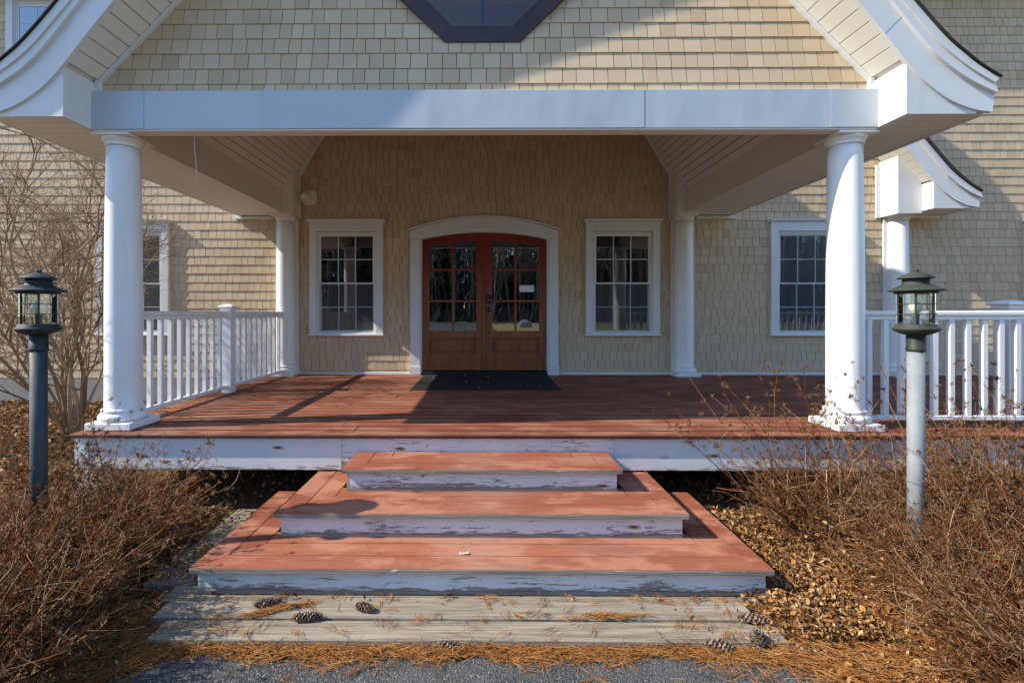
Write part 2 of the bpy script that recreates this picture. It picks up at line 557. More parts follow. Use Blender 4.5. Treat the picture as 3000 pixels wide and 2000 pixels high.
class NB:
    """numpy mesh builder, quads only"""
    def __init__(s):
        s.v = []; s.f = []; s.n = 0
    def add(s, v, f):
        s.v.append(v); s.f.append(f + s.n); s.n += len(v)
        return s
    def build(s, name, mat, parent=None, smooth=True):
        v = np.concatenate(s.v).astype(np.float32); f = np.concatenate(s.f).astype(np.int32)
        me = bpy.data.meshes.new(name)
        me.vertices.add(len(v)); me.vertices.foreach_set('co', v.ravel())
        me.loops.add(f.size); me.loops.foreach_set('vertex_index', f.ravel())
        me.polygons.add(len(f)); me.polygons.foreach_set('loop_start', np.arange(0, f.size, 4, dtype=np.int32))
        try:
            me.polygons.foreach_set('loop_total', np.full(len(f), 4, np.int32))
        except Exception:
            pass
        if smooth:
            me.polygons.foreach_set('use_smooth', np.ones(len(f), bool))
        me.update(calc_edges=True)
        return link_mesh(name, me, mat, parent)

def clip(poly, nx, nz, d):
    """keep nx*x+nz*z <= d of a convex polygon"""
    out = []
    for i in range(len(poly)):
        p, q = poly[i], poly[(i + 1) % len(poly)]
        a = nx * p[0] + nz * p[1] - d; b = nx * q[0] + nz * q[1] - d
        if a <= 0: out.append(p)
        if (a < 0 < b) or (b < 0 < a):
            t = a / (a - b)
            out.append((p[0] + t * (q[0] - p[0]), p[1] + t * (q[1] - p[1])))
    return out

def shingle_geo(mb, poly, z0, h, Yf, tb, tt):
    """one tapered shingle from a convex (x,z) polygon; Yf(z) is the sheathing face"""
    if len(poly) < 3: return False
    ar = abs(sum(poly[i][0] * poly[(i + 1) % len(poly)][1] - poly[(i + 1) % len(poly)][0] * poly[i][1] for i in range(len(poly)))) / 2
    if ar < 2e-4: return False
    n = len(poly)
    fr = [(x, Yf(z) - (tb + (tt - tb) * (z - z0) / h), z) for x, z in poly]
    bk = [(x, Yf(z) + .001, z) for x, z in poly]
    fs = [tuple(range(n))] + [(i, n + i, n + (i + 1) % n, (i + 1) % n) for i in range(n)]
    mb.add(fr + bk, fs)
    return True

# ================================================================== layout constants
DECK = 0.68
WALL = 6.95                 # sheathing plane of the house front
BEAM_Y = 3.63
BEAM_Z0, BEAM_Z1 = 2.98, 3.273
COLX, COLY = 2.86, 3.79
BCOLX, BCOLY = 2.86, 6.865
ASPH = 0.05

def asph_edge(x):
    a = abs(x)
    return 2.13 if a < 1.38 else 2.13 - .8 * (a - 1.38)

def gh(x, y):
    t = min(max((y - 2.3) / 4.5, 0), 1)
    z = .065 + .22 * t * t * (3 - 2 * t)
    d = asph_edge(x) - y
    if d > -.06:
        z = .065 - .065 * min(1, (d + .06) / .12)
    elif y > 2.15 and abs(x) < 1.9 and y < 3.7:
        z = min(z, .06)
    return z

# ================================================================== ground
def grid(name, xs, ys, zf, mat, **kw):
    vs = [(x, y, zf(x, y)) for y in ys for x in xs]
    nx = len(xs)
    fs = [(j * nx + i, j * nx + i + 1, (j + 1) * nx + i + 1, (j + 1) * nx + i) for j in range(len(ys) - 1) for i in range(nx - 1)]
    mb = MB(); mb.add(vs, fs, True)
    return props(mb.build(name, mat), **kw)

gx = [-260, -60, 60, 260]; gy = [-260, -60, 60, 260]
lawn = grid('lawn', gx, gy, lambda x, y: -.06, 'lawn', kind='structure', label='flat winter lawn spreading out around the house', cat=None)
bx = list(np.linspace(-13, 13, 131)); by = list(np.linspace(.2, 8.0, 62))
bed = grid('garden_bed', bx, by, lambda x, y: gh(x, y) + .012 * math.sin(7 * x + 3 * y) * math.sin(5 * y - 2 * x) * (1 if gh(x, y) > .06 else 0), 'mulch', kind='structure',
           label='brown mulch bed strewn with leaves either side of the steps')
# asphalt path and drive
ax = list(np.linspace(-3.7, 3.7, 149))
mb = MB()
vs = []; fs = []
ed = [asph_edge(x) + .025 * math.sin(9 * x) + .018 * math.sin(23 * x + 1) for x in ax]
for x, e in zip(ax, ed):
    for t in (0, .25, .6, 1.0):
        vs.append((x, e * (1 - t) + .15 * t, ASPH + .004 * math.sin(3 * x + 5 * t)))
for i in range(len(ax) - 1):
    for k in range(3):
        a = i * 4 + k
        fs.append((a, a + 1, a + 5, a + 4))
mb.add(vs, fs, True)
b = len(mb.v)
mb.add([(-3.7, .152, ASPH), (3.7, .152, ASPH), (3.0, -6, ASPH), (1.2, -14, .0), (.4, -56, .0), (-60, -56, .0), (-60, -16, .0), (-7, -3, ASPH)], [(0, 7, 6, 5, 4, 3, 2, 1)])
mb.add([(-80, -66, -.03), (80, -60, -.03), (80, -55, -.03), (-80, -61, -.03)], [(0, 1, 2, 3)])
props(mb.build('asphalt_path', 'asphalt'), kind='structure', label='grey asphalt path ending at the weathered timber landing')

# ================================================================== house
house = thing('house', (0, WALL, DECK), 'tan shingled house front with white trimmed windows and arched double door', 'house')
WX0, WX1 = -9.5, 10.5
WZ1 = 6.42
# openings (x0,x1,z0,z1) where the sheathing is cut
WINS = [  # xc, sash half width, sash z0, sash z1, casing half width, casing z0, crown z1
    dict(x=-2.0, hs=.395, s0=1.302, s1=2.708, hc=.532, c0=1.245, c1=2.93, screen=2),
    dict(x=2.0, hs=.395, s0=1.302, s1=2.708, hc=.532, c0=1.245, c1=2.93, screen=2),
    dict(x=4.66, hs=.395, s0=1.302, s1=2.708, hc=.532, c0=1.245, c1=2.93, screen=1),
    dict(x=-5.12, hs=.395, s0=1.302, s1=2.708, hc=.532, c0=1.245, c1=2.93, screen=1),
    dict(x=-6.42, hs=.40, s0=5.07, s1=6.07, hc=.54, c0=5.01, c1=6.27),
    dict(x=8.30, hs=.395, s0=1.85, s1=2.72, hc=.532, c0=1.80, c1=2.93),
]
DOOR_HW = .905; DOOR_ZS = 2.632; DOOR_ZC = 2.738
CAS_HW = 1.068; CAS_ZS = 2.758; CAS_ZC = 2.948
opens = [(q['x'] - q['hs'] - .02, q['x'] + q['hs'] + .02, q['s0'] - .02, q['s1'] + .02) for q in WINS] + [(-.93, .93, DECK - .3, 2.75)]
covers = [(q['x'] - q['hc'] + .02, q['x'] + q['hc'] - .02, q['c0'] + .015, q['c1'] - .03) for q in WINS] + [(-CAS_HW + .02, CAS_HW - .02, DECK - .3, 2.75)]

# sheathing around the openings, cut on a grid
xsb = sorted({WX0, WX1} | {v for o in opens for v in o[:2]})
zsb = sorted({.3, WZ1} | {v for o in opens for v in o[2:] if v > .3})
mb = MB()
for i in range(len(xsb) - 1):
    for k in range(len(zsb) - 1):
        cx, cz = (xsb[i] + xsb[i + 1]) / 2, (zsb[k] + zsb[k + 1]) / 2
        if any(o[0] < cx < o[1] and o[2] < cz < o[3] for o in opens): continue
        mb.box(xsb[i], xsb[i + 1], WALL, WALL + .12, zsb[k], zsb[k + 1])
mb.build('wall_sheathing', 'backing', house)
mb = MB()
mb.box(WX0, WX1, WALL - .01, WALL + .2, -.1, .615)
mb.build('foundation', 'concrete', house)
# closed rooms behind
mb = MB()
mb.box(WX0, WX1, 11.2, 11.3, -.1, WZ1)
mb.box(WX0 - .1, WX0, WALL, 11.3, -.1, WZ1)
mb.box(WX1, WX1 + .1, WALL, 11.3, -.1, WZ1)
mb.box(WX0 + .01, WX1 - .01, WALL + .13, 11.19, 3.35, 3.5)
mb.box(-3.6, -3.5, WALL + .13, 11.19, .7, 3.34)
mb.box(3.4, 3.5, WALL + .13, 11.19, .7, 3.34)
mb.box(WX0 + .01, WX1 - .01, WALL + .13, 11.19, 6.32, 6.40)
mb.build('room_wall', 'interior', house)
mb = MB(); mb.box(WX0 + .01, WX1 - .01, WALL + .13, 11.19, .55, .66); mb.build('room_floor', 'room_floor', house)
mb = MB()
mb.prism([(WALL - .34, 6.30), (WALL - .36, 6.46), (9.1, 8.9), (11.6, 6.46), (11.5, 6.3)], 'x', WX0 - .3, WX1 + .3)
mb.build('roof', 'roof', house)

def rect_minus(rects, o):
    out = []
    for (a, b, c, d) in rects:
        if o[1] <= a or o[0] >= b or o[3] <= c or o[2] >= d:
            out.append((a, b, c, d)); continue
        if o[0] - a > .004: out.append((a, o[0], c, d))
        if b - o[1] > .004: out.append((o[1], b, c, d))
        m0, m1 = max(a, o[0]), min(b, o[1])
        if o[2] - c > .004: out.append((m0, m1, c, o[2]))
        if d - o[3] > .004: out.append((m0, m1, o[3], d))
    return out

EXPO = .127
singles = []; rest = MB()
row = 0
z = .628
while z < 6.3:
    x = WX0 + .02 + random.random() * .05
    while x < WX1 - .02:
        wd = random.choice((.085, .095, .105, .115, .125)) + random.uniform(-.006, .006)
        jz = random.uniform(-.0006, .0006)
        tb = .0115 + random.uniform(-.0012, .0018)
        gp = random.uniform(.0018, .0036)
        rects = [(x + gp, x + wd - gp, z + jz, z + EXPO + .012)]
        for o in covers:
            rects = rect_minus(rects, o)
        for (a, b, c, d) in rects:
            if b - a < .006 or d - c < .006: continue
            if -3.05 < a < 9 and c < DECK + .035 and d > DECK:        # behind the skirting board
                if -3.05 < a < 6.2: c = max(c, DECK + .03)
            if d - c < .006: continue
            poly = [(a, c), (b, c), (b, d), (a, d)]
            cxm, czm = (a + b) / 2, (c + d) / 2
            pri = abs(cxm) < 2.62 and czm < 2.2
            hidden = abs(cxm) < 2.75 and czm > 4.35
            if pri:
                singles.append((poly, z + jz, tb))
            elif not hidden:
                shingle_geo(rest, poly, z + jz, EXPO + .012, lambda q: WALL, tb, .0025)
        x += wd
    z += EXPO
    row += 1
random.shuffle(singles)
singles.sort(key=lambda s: -(s[0][1][0] - s[0][0][0]) * (s[0][2][1] - s[0][1][1]))
for i, (poly, zz, tb) in enumerate(singles):
    if i < 300:
        m1 = MB()
        if shingle_geo(m1, poly, zz, EXPO + .012, lambda q: WALL, tb, .0025):
            m1.build('shingle', 'shingle', house)
    else:
        shingle_geo(rest, poly, zz, EXPO + .012, lambda q: WALL, tb, .0025)
props(rest.build('shingle_field', 'shingle', house), kind='stuff')

# white skirting above the deck
mb = MB(); mb.box(-2.72, -CAS_HW - .004, WALL - .03, WALL - .001, DECK + .002, DECK + .036, .004)
mb.build('skirting_board', 'white', house)
mb = MB(); mb.box(CAS_HW + .004, 6.0, WALL - .03, WALL - .001, DECK + .002, DECK + .036, .004)
mb.build('skirting_board', 'white', house)

# windows
def window(q, parent):
    x, hs, s0, s1, hc, c0, c1 = q['x'], q['hs'], q['s0'], q['s1'], q['hc'], q['c0'], q['c1']
    yf = WALL - .055
    ct = c1 - .045
    mb = MB()                                   # casing
    mb.box(x - hc, x - hs - .04, yf, WALL + .03, c0 + .03, ct, .003)
    mb.box(x + hs + .04, x + hc, yf, WALL + .03, c0 + .03, ct, .003)
    mb.box(x - hs - .04, x + hs + .04, yf - .001, WALL + .03, s1 + .045, ct - .0005, .003)
    win = mb.build('window', 'white', parent)
    mb = MB()
    mb.prism([(yf - .012, ct), (yf - .038, ct + .022), (yf - .042, ct + .044), (WALL, ct + .044), (WALL, ct)], 'x', x - hc - .03, x + hc + .03)
    mb.build('crown', 'white', win)
    mb = MB(); mb.box(x - hc - .012, x + hc + .012, yf - .018, WALL + .03, c0, c0 + .0295, .004)
    mb.build('sill', 'white', win)
    mb = MB()                                   # stepped frame around the sashes
    ym = WALL - .035
    for (a, b, y) in ((.040, .022, ym), (.022, .0, ym + .014)):
        mb.box(x - hs - a, x - hs - b, y, WALL + .08, s0 - a * .7, s1 + a)
        mb.box(x + hs + b, x + hs + a, y, WALL + .08, s0 - a * .7, s1 + a)
        mb.box(x - hs - b, x + hs + b, y, WALL + .08, s1 + b, s1 + a)
        mb.box(x - hs - b, x + hs + b, y, WALL + .08, s0 - a * .7, s0 - b * .7)
    mb.build('frame', 'white', win)
    zm = (s0 + s1) / 2
    for (za, zb, ys) in ((zm - .012, s1, WALL - .012), (s0, zm + .012, WALL + .012)):
        mb = MB()
        fr = .018
        mb.box(x - hs, x - hs + fr, ys, ys + .03, za, zb); mb.box(x + hs - fr, x + hs, ys, ys + .03, za, zb)
        mb.box(x - hs + fr, x + hs - fr, ys, ys + .03, za, za + .024); mb.box(x - hs + fr, x + hs - fr, ys, ys + .03, zb - fr, zb)
        mb.build('sash', 'rail', win)
        gx0, gx1, gz0, gz1 = x - hs + fr, x + hs - fr, za + .024, zb - fr
        pw, ph = (gx1 - gx0) / 3, (gz1 - gz0) / 2
        mb = MB()
        for i in (1, 2):
            mb.box(gx0 + i * pw - .006, gx0 + i * pw + .006, ys + .004, ys + .024, gz0, gz1)
        mb.box(gx0, gx1, ys + .0045, ys + .0235, gz0 + ph - .006, gz0 + ph + .006)
        mb.build('muntin', 'glazing_bar', win)
        for i in range(3):
            for k in range(2):
                m1 = MB(); yp_ = ys + .008; m1.add([(gx0 + i * pw, yp_, gz0 + k * ph), (gx0 + (i + 1) * pw, yp_, gz0 + k * ph),
                                   (gx0 + (i + 1) * pw, yp_, gz0 + (k + 1) * ph), (gx0 + i * pw, yp_, gz0 + (k + 1) * ph)], [(0, 1, 2, 3)])
                m1.build('pane', 'glass', win)
    if q.get('screen'):
        st_ = s1 if q['screen'] == 1 else zm
        m1 = MB(); m1.add([(x - hs, WALL - .018, s0), (x + hs, WALL - .018, s0), (x + hs, WALL - .018, st_), (x - hs, WALL - .018, st_)], [(0, 1, 2, 3)]); m1.build('insect_screen', 'screen', win)
    if q.get('blind'):
        m1 = MB()
        nb_ = int((s1 - s0) / .026)
        for k in range(nb_):
            zz = s0 + (k + .5) * (s1 - s0) / nb_
            m1.add([(x - hs, WALL + .16, zz - .012), (x + hs, WALL + .16, zz - .012), (x + hs, WALL + .172, zz + .012), (x - hs, WALL + .172, zz + .012)], [(0, 1, 2, 3)])
        m1.build('blind', 'blind', win)
    return win
for q in WINS:
    window(q, house)

# arched door
def arc(hw, zs, zc, n=24, x0=None, x1=None):
    rise = zc - zs
    Rr = (hw * hw + rise * rise) / (2 * rise)
    x0 = -hw if x0 is None else x0; x1 = hw if x1 is None else x1
    return [(x, zc - Rr + math.sqrt(max(Rr * Rr - x * x, 0))) for x in np.linspace(x0, x1, n)]
mb = MB()
yc = WALL - .06
mb.box(-CAS_HW, -DOOR_HW - .025, yc, WALL + .05, DECK + .002, CAS_ZS - .12, .004)
mb.box(DOOR_HW + .025, CAS_HW, yc, WALL + .05, DECK + .002, CAS_ZS - .12, .004)
inner = arc(CAS_HW, DOOR_ZS + .012 - .035, DOOR_ZC + .012)
outer = arc(CAS_HW, CAS_ZS, CAS_ZC)
lower = [(x, (z if abs(x) < DOOR_HW + .025 else CAS_ZS - .1195)) for x, z in inner]
mb.ribbon(lower, outer, yc - .0005, WALL + .05)
casing = mb.build('door_casing', 'white', house)
mb = MB()
o2 = arc(CAS_HW + .022, CAS_ZS + .0, CAS_ZC + .002); o3 = arc(CAS_HW + .028, CAS_ZS + .024, CAS_ZC + .026)
mb.ribbon(o2, o3, yc - .03, WALL); mb.build('crown', 'white', casing)
for sx in (-1, 1):
    mb = MB(); mb.box(sx * (DOOR_HW + .015), sx * (CAS_HW + .01), yc - .012, WALL, DECK + .001, DECK + .13, .004); mb.build('plinth_block', 'white', casing)
    mb = MB(); mb.box(sx * DOOR_HW, sx * (DOOR_HW + .026), yc + .02, WALL + .12, DECK + .02, 2.66); mb.build('jamb', 'white', casing)
mb = MB()
mb.ribbon(arc(DOOR_HW + .026, DOOR_ZS + .002, DOOR_ZC + .004), arc(DOOR_HW + .026, DOOR_ZS + .04, DOOR_ZC + .04), yc + .021, WALL + .12); mb.build('jamb', 'white', casing)
mb = MB(); mb.box(-DOOR_HW, DOOR_HW, yc - .01, WALL + .1, DECK + .001, DECK + .05, .006); mb.build('threshold', 'black', casing)

YD = WALL + .01
def leaf(sx):
    """one door leaf; sx -1 left, +1 right; x measured from the meeting line outwards"""
    X = lambda u: sx * u
    def bx_(m, u0, u1, y0, y1, z0, z1): m.box(X(u0), X(u1), y0, y1, z0, z1, .002)
    zb = .742
    top = lambda u: DOOR_ZC - (DOOR_ZC - DOOR_ZS) * (u / DOOR_HW) ** 2
    gi, go, gm = .115, .800, .455
    mb = MB()
    us = [.004, gi]; mb.ribbon([(X(u), zb) for u in us], [(X(u), top(u)) for u in us], YD, YD + .045)
    us = [go, DOOR_HW - .003]; mb.ribbon([(X(u), zb) for u in us], [(X(u), top(u)) for u in us], YD + .0005, YD + .045)
    us = list(np.linspace(gi, go, 12))
    gt = lambda u: 2.632 - .095 * (u / DOOR_HW) ** 2
    mb.ribbon([(X(u), gt(u)) for u in us], [(X(u), top(u)) for u in us], YD + .001, YD + .045)
    bx_(mb, gi, go, YD + .001, YD + .045, zb + .0005, .984)
    bx_(mb, gi, go, YD + .001, YD + .045, 1.206, 1.316)
    d = mb.build('door', 'door', house)
    mb = MB()
    bx_(mb, gi, go, YD + .030, YD + .042, .984, 1.206)
    bx_(mb, gi + .035, go - .035, YD + .014, YD + .036, 1.018, 1.172)
    mb.build('panel', 'door', d)
    mb = MB()
    bx_(mb, gm - .016, gm + .016, YD + .008, YD + .040, 1.316, 2.61)
    for zz in (1.750, 2.204):
        bx_(mb, gi, go, YD + .0085, YD + .0395, zz - .016, zz + .016)
    mb.build('muntin', 'door', d)
    for (u0, u1) in ((gi, gm), (gm, go)):
        for (z0, z1) in ((1.316, 1.75), (1.75, 2.204), (2.204, None)):
            m1 = MB(); y = YD + .024
            if z1 is None:
                m1.add([(X(u0), y, z0), (X(u1), y, z0), (X(u1), y, gt(u1) + .004), (X((u0 + u1) / 2), y, gt((u0 + u1) / 2) + .004), (X(u0), y, gt(u0) + .004)], [(0, 1, 2, 3, 4)])
            else:
                m1.add([(X(u0), y, z0), (X(u1), y, z0), (X(u1), y, z1), (X(u0), y, z1)], [(0, 1, 2, 3)])
            m1.build('pane', 'door_glass', d)
    return d
dl = leaf(-1); dr = leaf(1)
mb = MB(); mb.box(-.020, .012, YD - .014, YD - .0005, .745, 2.735, .003); mb.build('astragal', 'door', dr)
mb = MB(); mb.box(.035, .097, YD - .034, YD + .001, 1.715, 1.842, .012); kp = mb.build('keypad_lock', 'black', dr)
mb = MB(); mb.lathe([(.001, -.002), (.006, -.002), (.006, 0), (.001, 0)], 0, 0, 12); k2 = mb.build('lock_button', 'brass', dr)
k2.rotation_euler = (R(90), 0, 0); k2.location = (.066, YD - .036, 1.765)
mb = MB(); mb.lathe([(.031, 0), (.033, .006), (.014, .010), (.013, .03), (.028, .038), (.031, .052), (.024, .066), (.002, .070)], 0, 0, 24)
kn = mb.build('handle', 'black', dr); kn.rotation_euler = (R(90), 0, 0); kn.location = (.066, YD, 1.628)
sg = thing('notice_sheet', (.618, YD, 1.93), 'small white paper notice taped inside the right door leaf', 'notice')
mb = MB(); mb.box(.512, .724, YD + .0185, YD + .0205, 1.884, 1.979); mb.build('sheet', 'paper', sg)

# emergency flood light
fl = thing('wall_flood_light', (-2.52, WALL, 3.15), 'small ivory flood light fixed high on the wall beside the ceiling beam', 'light')
mb = MB(); mb.box(-2.61, -2.43, WALL - .075, WALL - .012, 3.14, 3.345, .02); mb.build('housing', 'pale_plastic', fl)
mb = MB(); mb.lathe([(.030, 0), (.058, .012), (.068, .05), (.070, .080), (.062, .083), (.054, .06), (.02, .052), (.001, .05)], 0, 0, 24)
hd = mb.build('lamp_head', 'pale_plastic', fl); hd.rotation_euler = (R(105), 0, R(-18)); hd.location = Vector((-2.545, WALL - .075, 3.235))

# ================================================================== porch roof
porch = thing('porch_roof', (0, BEAM_Y, BEAM_Z0), 'white trimmed gabled porch roof with flared eaves over the entrance deck', 'porch roof')
c0 = [(2.99, 3.325), (3.09, 3.215), (3.175, 3.145), (3.28, 3.072), (3.39, 3.022), (3.48, 2.998), (3.575, 2.986)]
c0 = [(0, 6.36), (1.7, 4.89), (2.622, 3.785)] + [(2.80, 3.571)] + c0
c1 = [(0, 6.61), (1.7, 5.143), (2.832, 3.785), (2.93, 3.665), (3.011, 3.560), (3.09, 3.465), (3.154, 3.390), (3.225, 3.325), (3.288, 3.275), (3.43, 3.182), (3.59, 3.108)]
c2 = [(0, 6.73), (1.7, 5.267), (2.935, 3.785), (3.03, 3.675), (3.11, 3.58), (3.19, 3.49), (3.25, 3.43), (3.33, 3.365), (3.40, 3.312), (3.49, 3.252), (3.60, 3.188)]
c3 = [(0, 6.80), (1.7, 5.33), (2.985, 3.790), (3.08, 3.68), (3.158, 3.590), (3.24, 3.50), (3.30, 3.44), (3.38, 3.375), (3.45, 3.315), (3.535, 3.258), (3.625, 3.205)]
c0raw = list(c0)
c2 = [(x * .991, z) for x, z in c2]; c3 = [(x * .990, z) for x, z in c3]
def chaikin(c, it=2):
    for _ in range(it):
        o = [c[0]]
        for p, q in zip(c[:-1], c[1:]):
            o += [(p[0] * .75 + q[0] * .25, p[1] * .75 + q[1] * .25), (p[0] * .25 + q[0] * .75, p[1] * .25 + q[1] * .75)]
        c = o + [c[-1]]
    return c
c0, c1, c2, c3 = (chaikin(c) for c in (c0, c1, c2, c3))
RK = 3.37
def mir(c, sx, xo=0): return [(xo + sx * x, z) for x, z in c]
def gy_wall(z):                       # gable sheathing leans back slightly at its flared foot
    t = min(max((z - 3.28) / .95, 0), 1)
    return 3.695 + .10 * t
for sx in (-1, 1):
    # lower bargeboard in two lengths with a joint
    a0 = mir(c0, sx); a1 = mir(c1, sx); a2 = mir(c2, sx); a3 = mir(c3, sx)
    n0 = len(a0)
    mb = MB(); mb.ribbon(a0[:15], a1[:15], RK, RK + .03); mb.build('bargeboard', 'white', porch)
    mb = MB(); mb.ribbon(a0[14:], a1[14:], RK + .0015, RK + .0315); mb.build('bargeboard', 'white', porch)
    mb = MB(); mb.ribbon(a1, a2, RK - .024, RK + .028); mb.build('crown_board', 'white', porch)
    mb = MB(); mb.ribbon([(x - sx * .012, z - .012) for x, z in a2], a3[:], RK - .036, RK - .025); mb.build('drip_edge', 'white', porch)
    # roof sheet
    lo = [(x, z) for x, z in a2]
    hi = [(x + sx * .010, z + .010) for x, z in a3]
    mb = MB(); mb.ribbon([(x + sx * .004, z + .003) for x, z in lo], hi, RK - .0245, WALL - .001)
    mb.build('roof_shingles', 'roof', porch)
    mb = MB(); mb.ribbon([(x + sx * .004, z + .004) for x, z in a3], hi, RK - .050, RK - .0250); mb.build('roof_edge', 'roof', porch)
    # eave return box
    bxc = [(p[0], p[1] + .012) for p in c0raw if p[0] >= 2.99]
    top = mir(bxc, sx); bot = [(sx * p[0], BEAM_Z0) for p in bxc]
    mb = MB(); mb.ribbon(bot[:-1], top[:-1], RK + .018, RK + .04); mb.build('return_panel', 'white', porch)
    mb = MB()
    mb.box(sx * 2.99, sx * 3.01, RK + .0405, BEAM_Y + .3, BEAM_Z0 + .001, 3.345); mb.build('return_side', 'white', porch)
    # eave fascia along the side, and horizontal soffit boards running outward
    mb = MB(); mb.box(sx * 3.515, sx * 3.545, RK + .042, WALL - .002, BEAM_Z0 - .006, 3.08); mb.build('eave_fascia', 'white', porch)
    mb = MB(); mb.prism([(3.546 * sx, 3.0), (3.546 * sx, 3.08), (3.62 * sx, 3.185), (3.61 * sx, 3.16)], 'y', RK + .04, WALL - .002); mb.build('gutter_strip', 'white', porch)
    y = RK + .045
    pl = MB(); pl.box(-.36, .36, 0, .094, 0, .010, .002)
    plm = pl.mesh('soffit_board')
    pl = MB(); pl.box(-.27, .27, 0, .094, 0, .010, .002); pls = pl.mesh('soffit_board')
    while y < WALL - .1:
        link_mesh('soffit_board', plm if y > BEAM_Y + .02 else pls, 'soffit', porch, (sx * (3.203 if y > BEAM_Y + .02 else 3.285), y, BEAM_Z0 + .001))
        y += .1015
    mb = MB(); mb.box(sx * 3.0, sx * 3.56, RK + .045, WALL - .002, BEAM_Z0 + .012, BEAM_Z0 + .02); mb.build('soffit_backing', 'soffit', porch)
    # ledge strip where the soffit meets the wall
    mb = MB(); mb.box(sx * 3.06, sx * 3.62, WALL - .05, WALL - .012, BEAM_Z0 - .045, BEAM_Z0 - .002, .004); mb.build('soffit_moulding', 'white', porch)
    # side beam
    mb = MB(); mb.box(sx * 2.842, sx * 2.989, BEAM_Y + .11, 6.68, BEAM_Z0 + .012, 3.32); mb.build('side_beam', 'ceiling', porch)
    mb = MB(); mb.box(sx * 2.832, sx * 2.842, BEAM_Y + .11, 6.68, BEAM_Z0 - .001, BEAM_Z0 + .03, .002); mb.build('beam_trim', 'ceiling', porch)
    # wall pier above the back column
    mb = MB(); mb.box(sx * 2.69, sx * 3.06, 6.69, WALL - .014, BEAM_Z0 - .004, 3.95); mb.build('beam_pier', 'ceiling', porch)
    mb = MB(); mb.box(sx * 2.665, sx * 2.6895, 6.90, WALL - .012, BEAM_Z0 - .04, 3.62, .003); mb.build('pier_trim', 'white', porch)
    # sloped beadboard ceiling
    sl = 1.7; L = math.hypot(1, sl); wb = .088
    u = 0; k = 0
    cb = MB(); cb.box(0, wb - .006, 3.935, WALL - .012, 0, .012, .003)
    cbm = cb.mesh('ceiling_board')
    while u < 2.0:
        o = link_mesh('ceiling_board', cbm, 'ceiling', porch)
        px, pz = -2.842 + u / L, 3.31 + u * sl / L
        ang = -math.atan(sl)
        if sx < 0:
            o.rotation_euler = (0, ang, 0); o.location = Vector((px, 0, pz))
        else:
            o.rotation_euler = (0, math.pi - ang, 0); o.location = Vector((-px, 0, pz))
            o.scale = (1, 1, -1)
        u += wb
    xe, ze = -2.842 + 2.02 / L, 3.31 + 2.02 * sl / L
    mb = MB(); mb.prism([(sx * 2.842, 3.335), (sx * -xe, ze + .025), (sx * -xe, ze + .04), (sx * 2.842, 3.35)], 'y', 3.93, WALL - .002); mb.build('ceiling_backing', 'backing', porch)
    # trim where the ceiling meets the back wall
    mb = MB()
    mb.prism([(sx * 2.688, 3.575), (sx * -xe, ze + .0), (sx * (-xe - .045), ze + .0), (sx * 2.66, 3.56)], 'y', WALL - .045, WALL - .013); mb.build('ceiling_trim', 'white', porch)
    # gable soffit slats and wall trim
    d = Vector((-1, 0, 1.2)).normalized()
    sm = MB(); sm.box(0, .112, RK + .03, 3.80, 0, .010, .002); smm = sm.mesh('soffit_slat')
    for i in range(16):
        t = .03 + i * .118
        o = link_mesh('soffit_slat', smm, 'soffit', porch)
        px, pz = 2.995 + d.x * t, 3.355 + d.z * t
        o.location = Vector((sx * px, 0, pz))
        o.rotation_euler = (0, -math.atan2(d.z, d.x), 0) if sx > 0 else (0, -math.atan2(d.z, -d.x), 0)
        if sx > 0: o.scale = (1, 1, -1)
    mb = MB(); mb.ribbon([(sx * 3.02, 3.352), (sx * 1.7, 4.936), (sx * 0, 6.41)], [(sx * 3.03, 3.39), (sx * 1.7, 4.98), (sx * 0, 6.455)], RK + .03, 3.83); mb.build('soffit_backing', 'soffit', porch)
    mb = MB()
    A = [(2.99, 3.352), (2.99 - 1.0 * .55, 3.352 + 1.2 * .55), (1.72, 4.876)]
    for p, q in zip(A[:-1], A[1:]):
        pz0, pz1 = p[1], q[1]
        y0, y1 = gy_wall(pz0) - .034, gy_wall(pz1) - .034
        vs = []
        for (pp, yy) in ((p, y0), (q, y1)):
            for (dx, dy) in ((0, 0), (-.032, 0), (-.032, .05), (0, .05)):
                vs.append((sx * (pp[0] + dx), yy + dy, pp[1] - (.0 if dx == 0 else .0)))
        mb.add(vs, [(0, 1, 5, 4), (1, 2, 6, 5), (2, 3, 7, 6), (3, 0, 4, 7), (0, 3, 2, 1), (4, 5, 6, 7)])
    mb.build('rake_trim', 'white', porch)
    mb = MB(); mb.box(sx * 2.955, sx * 2.989, gy_wall(3.3) - .036, gy_wall(3.3) + .02, BEAM_Z1 + .001, 3.372); mb.build('rake_trim', 'white', porch)
# ridge piece of the ceiling
mb = MB(); mb.box(xe - .02, -xe + .02, 3.93, WALL - .002, ze + .01, ze + .03); mb.build('ceiling_ridge_panel', 'ceiling', porch)

# beam cladding panels
joints = [-2.99, -2.585, -1.68, 1.23, 2.63, 2.99]
for i in range(5):
    a, b = joints[i], joints[i + 1]
    mb = MB(); mb.box(a + .0012, b - .0012, BEAM_Y + (.002 if i % 2 else 0), BEAM_Y + .10, BEAM_Z0 + (.0 if i % 2 else .001), BEAM_Z1, .003)
    mb.build('beam_panel', 'beam', porch)
mb = MB(); mb.box(-2.985, 2.985, BEAM_Y + .006, BEAM_Y + .115, BEAM_Z0 - .012, BEAM_Z0 - .001, .003); mb.build('beam_underside_trim', 'ceiling', porch)

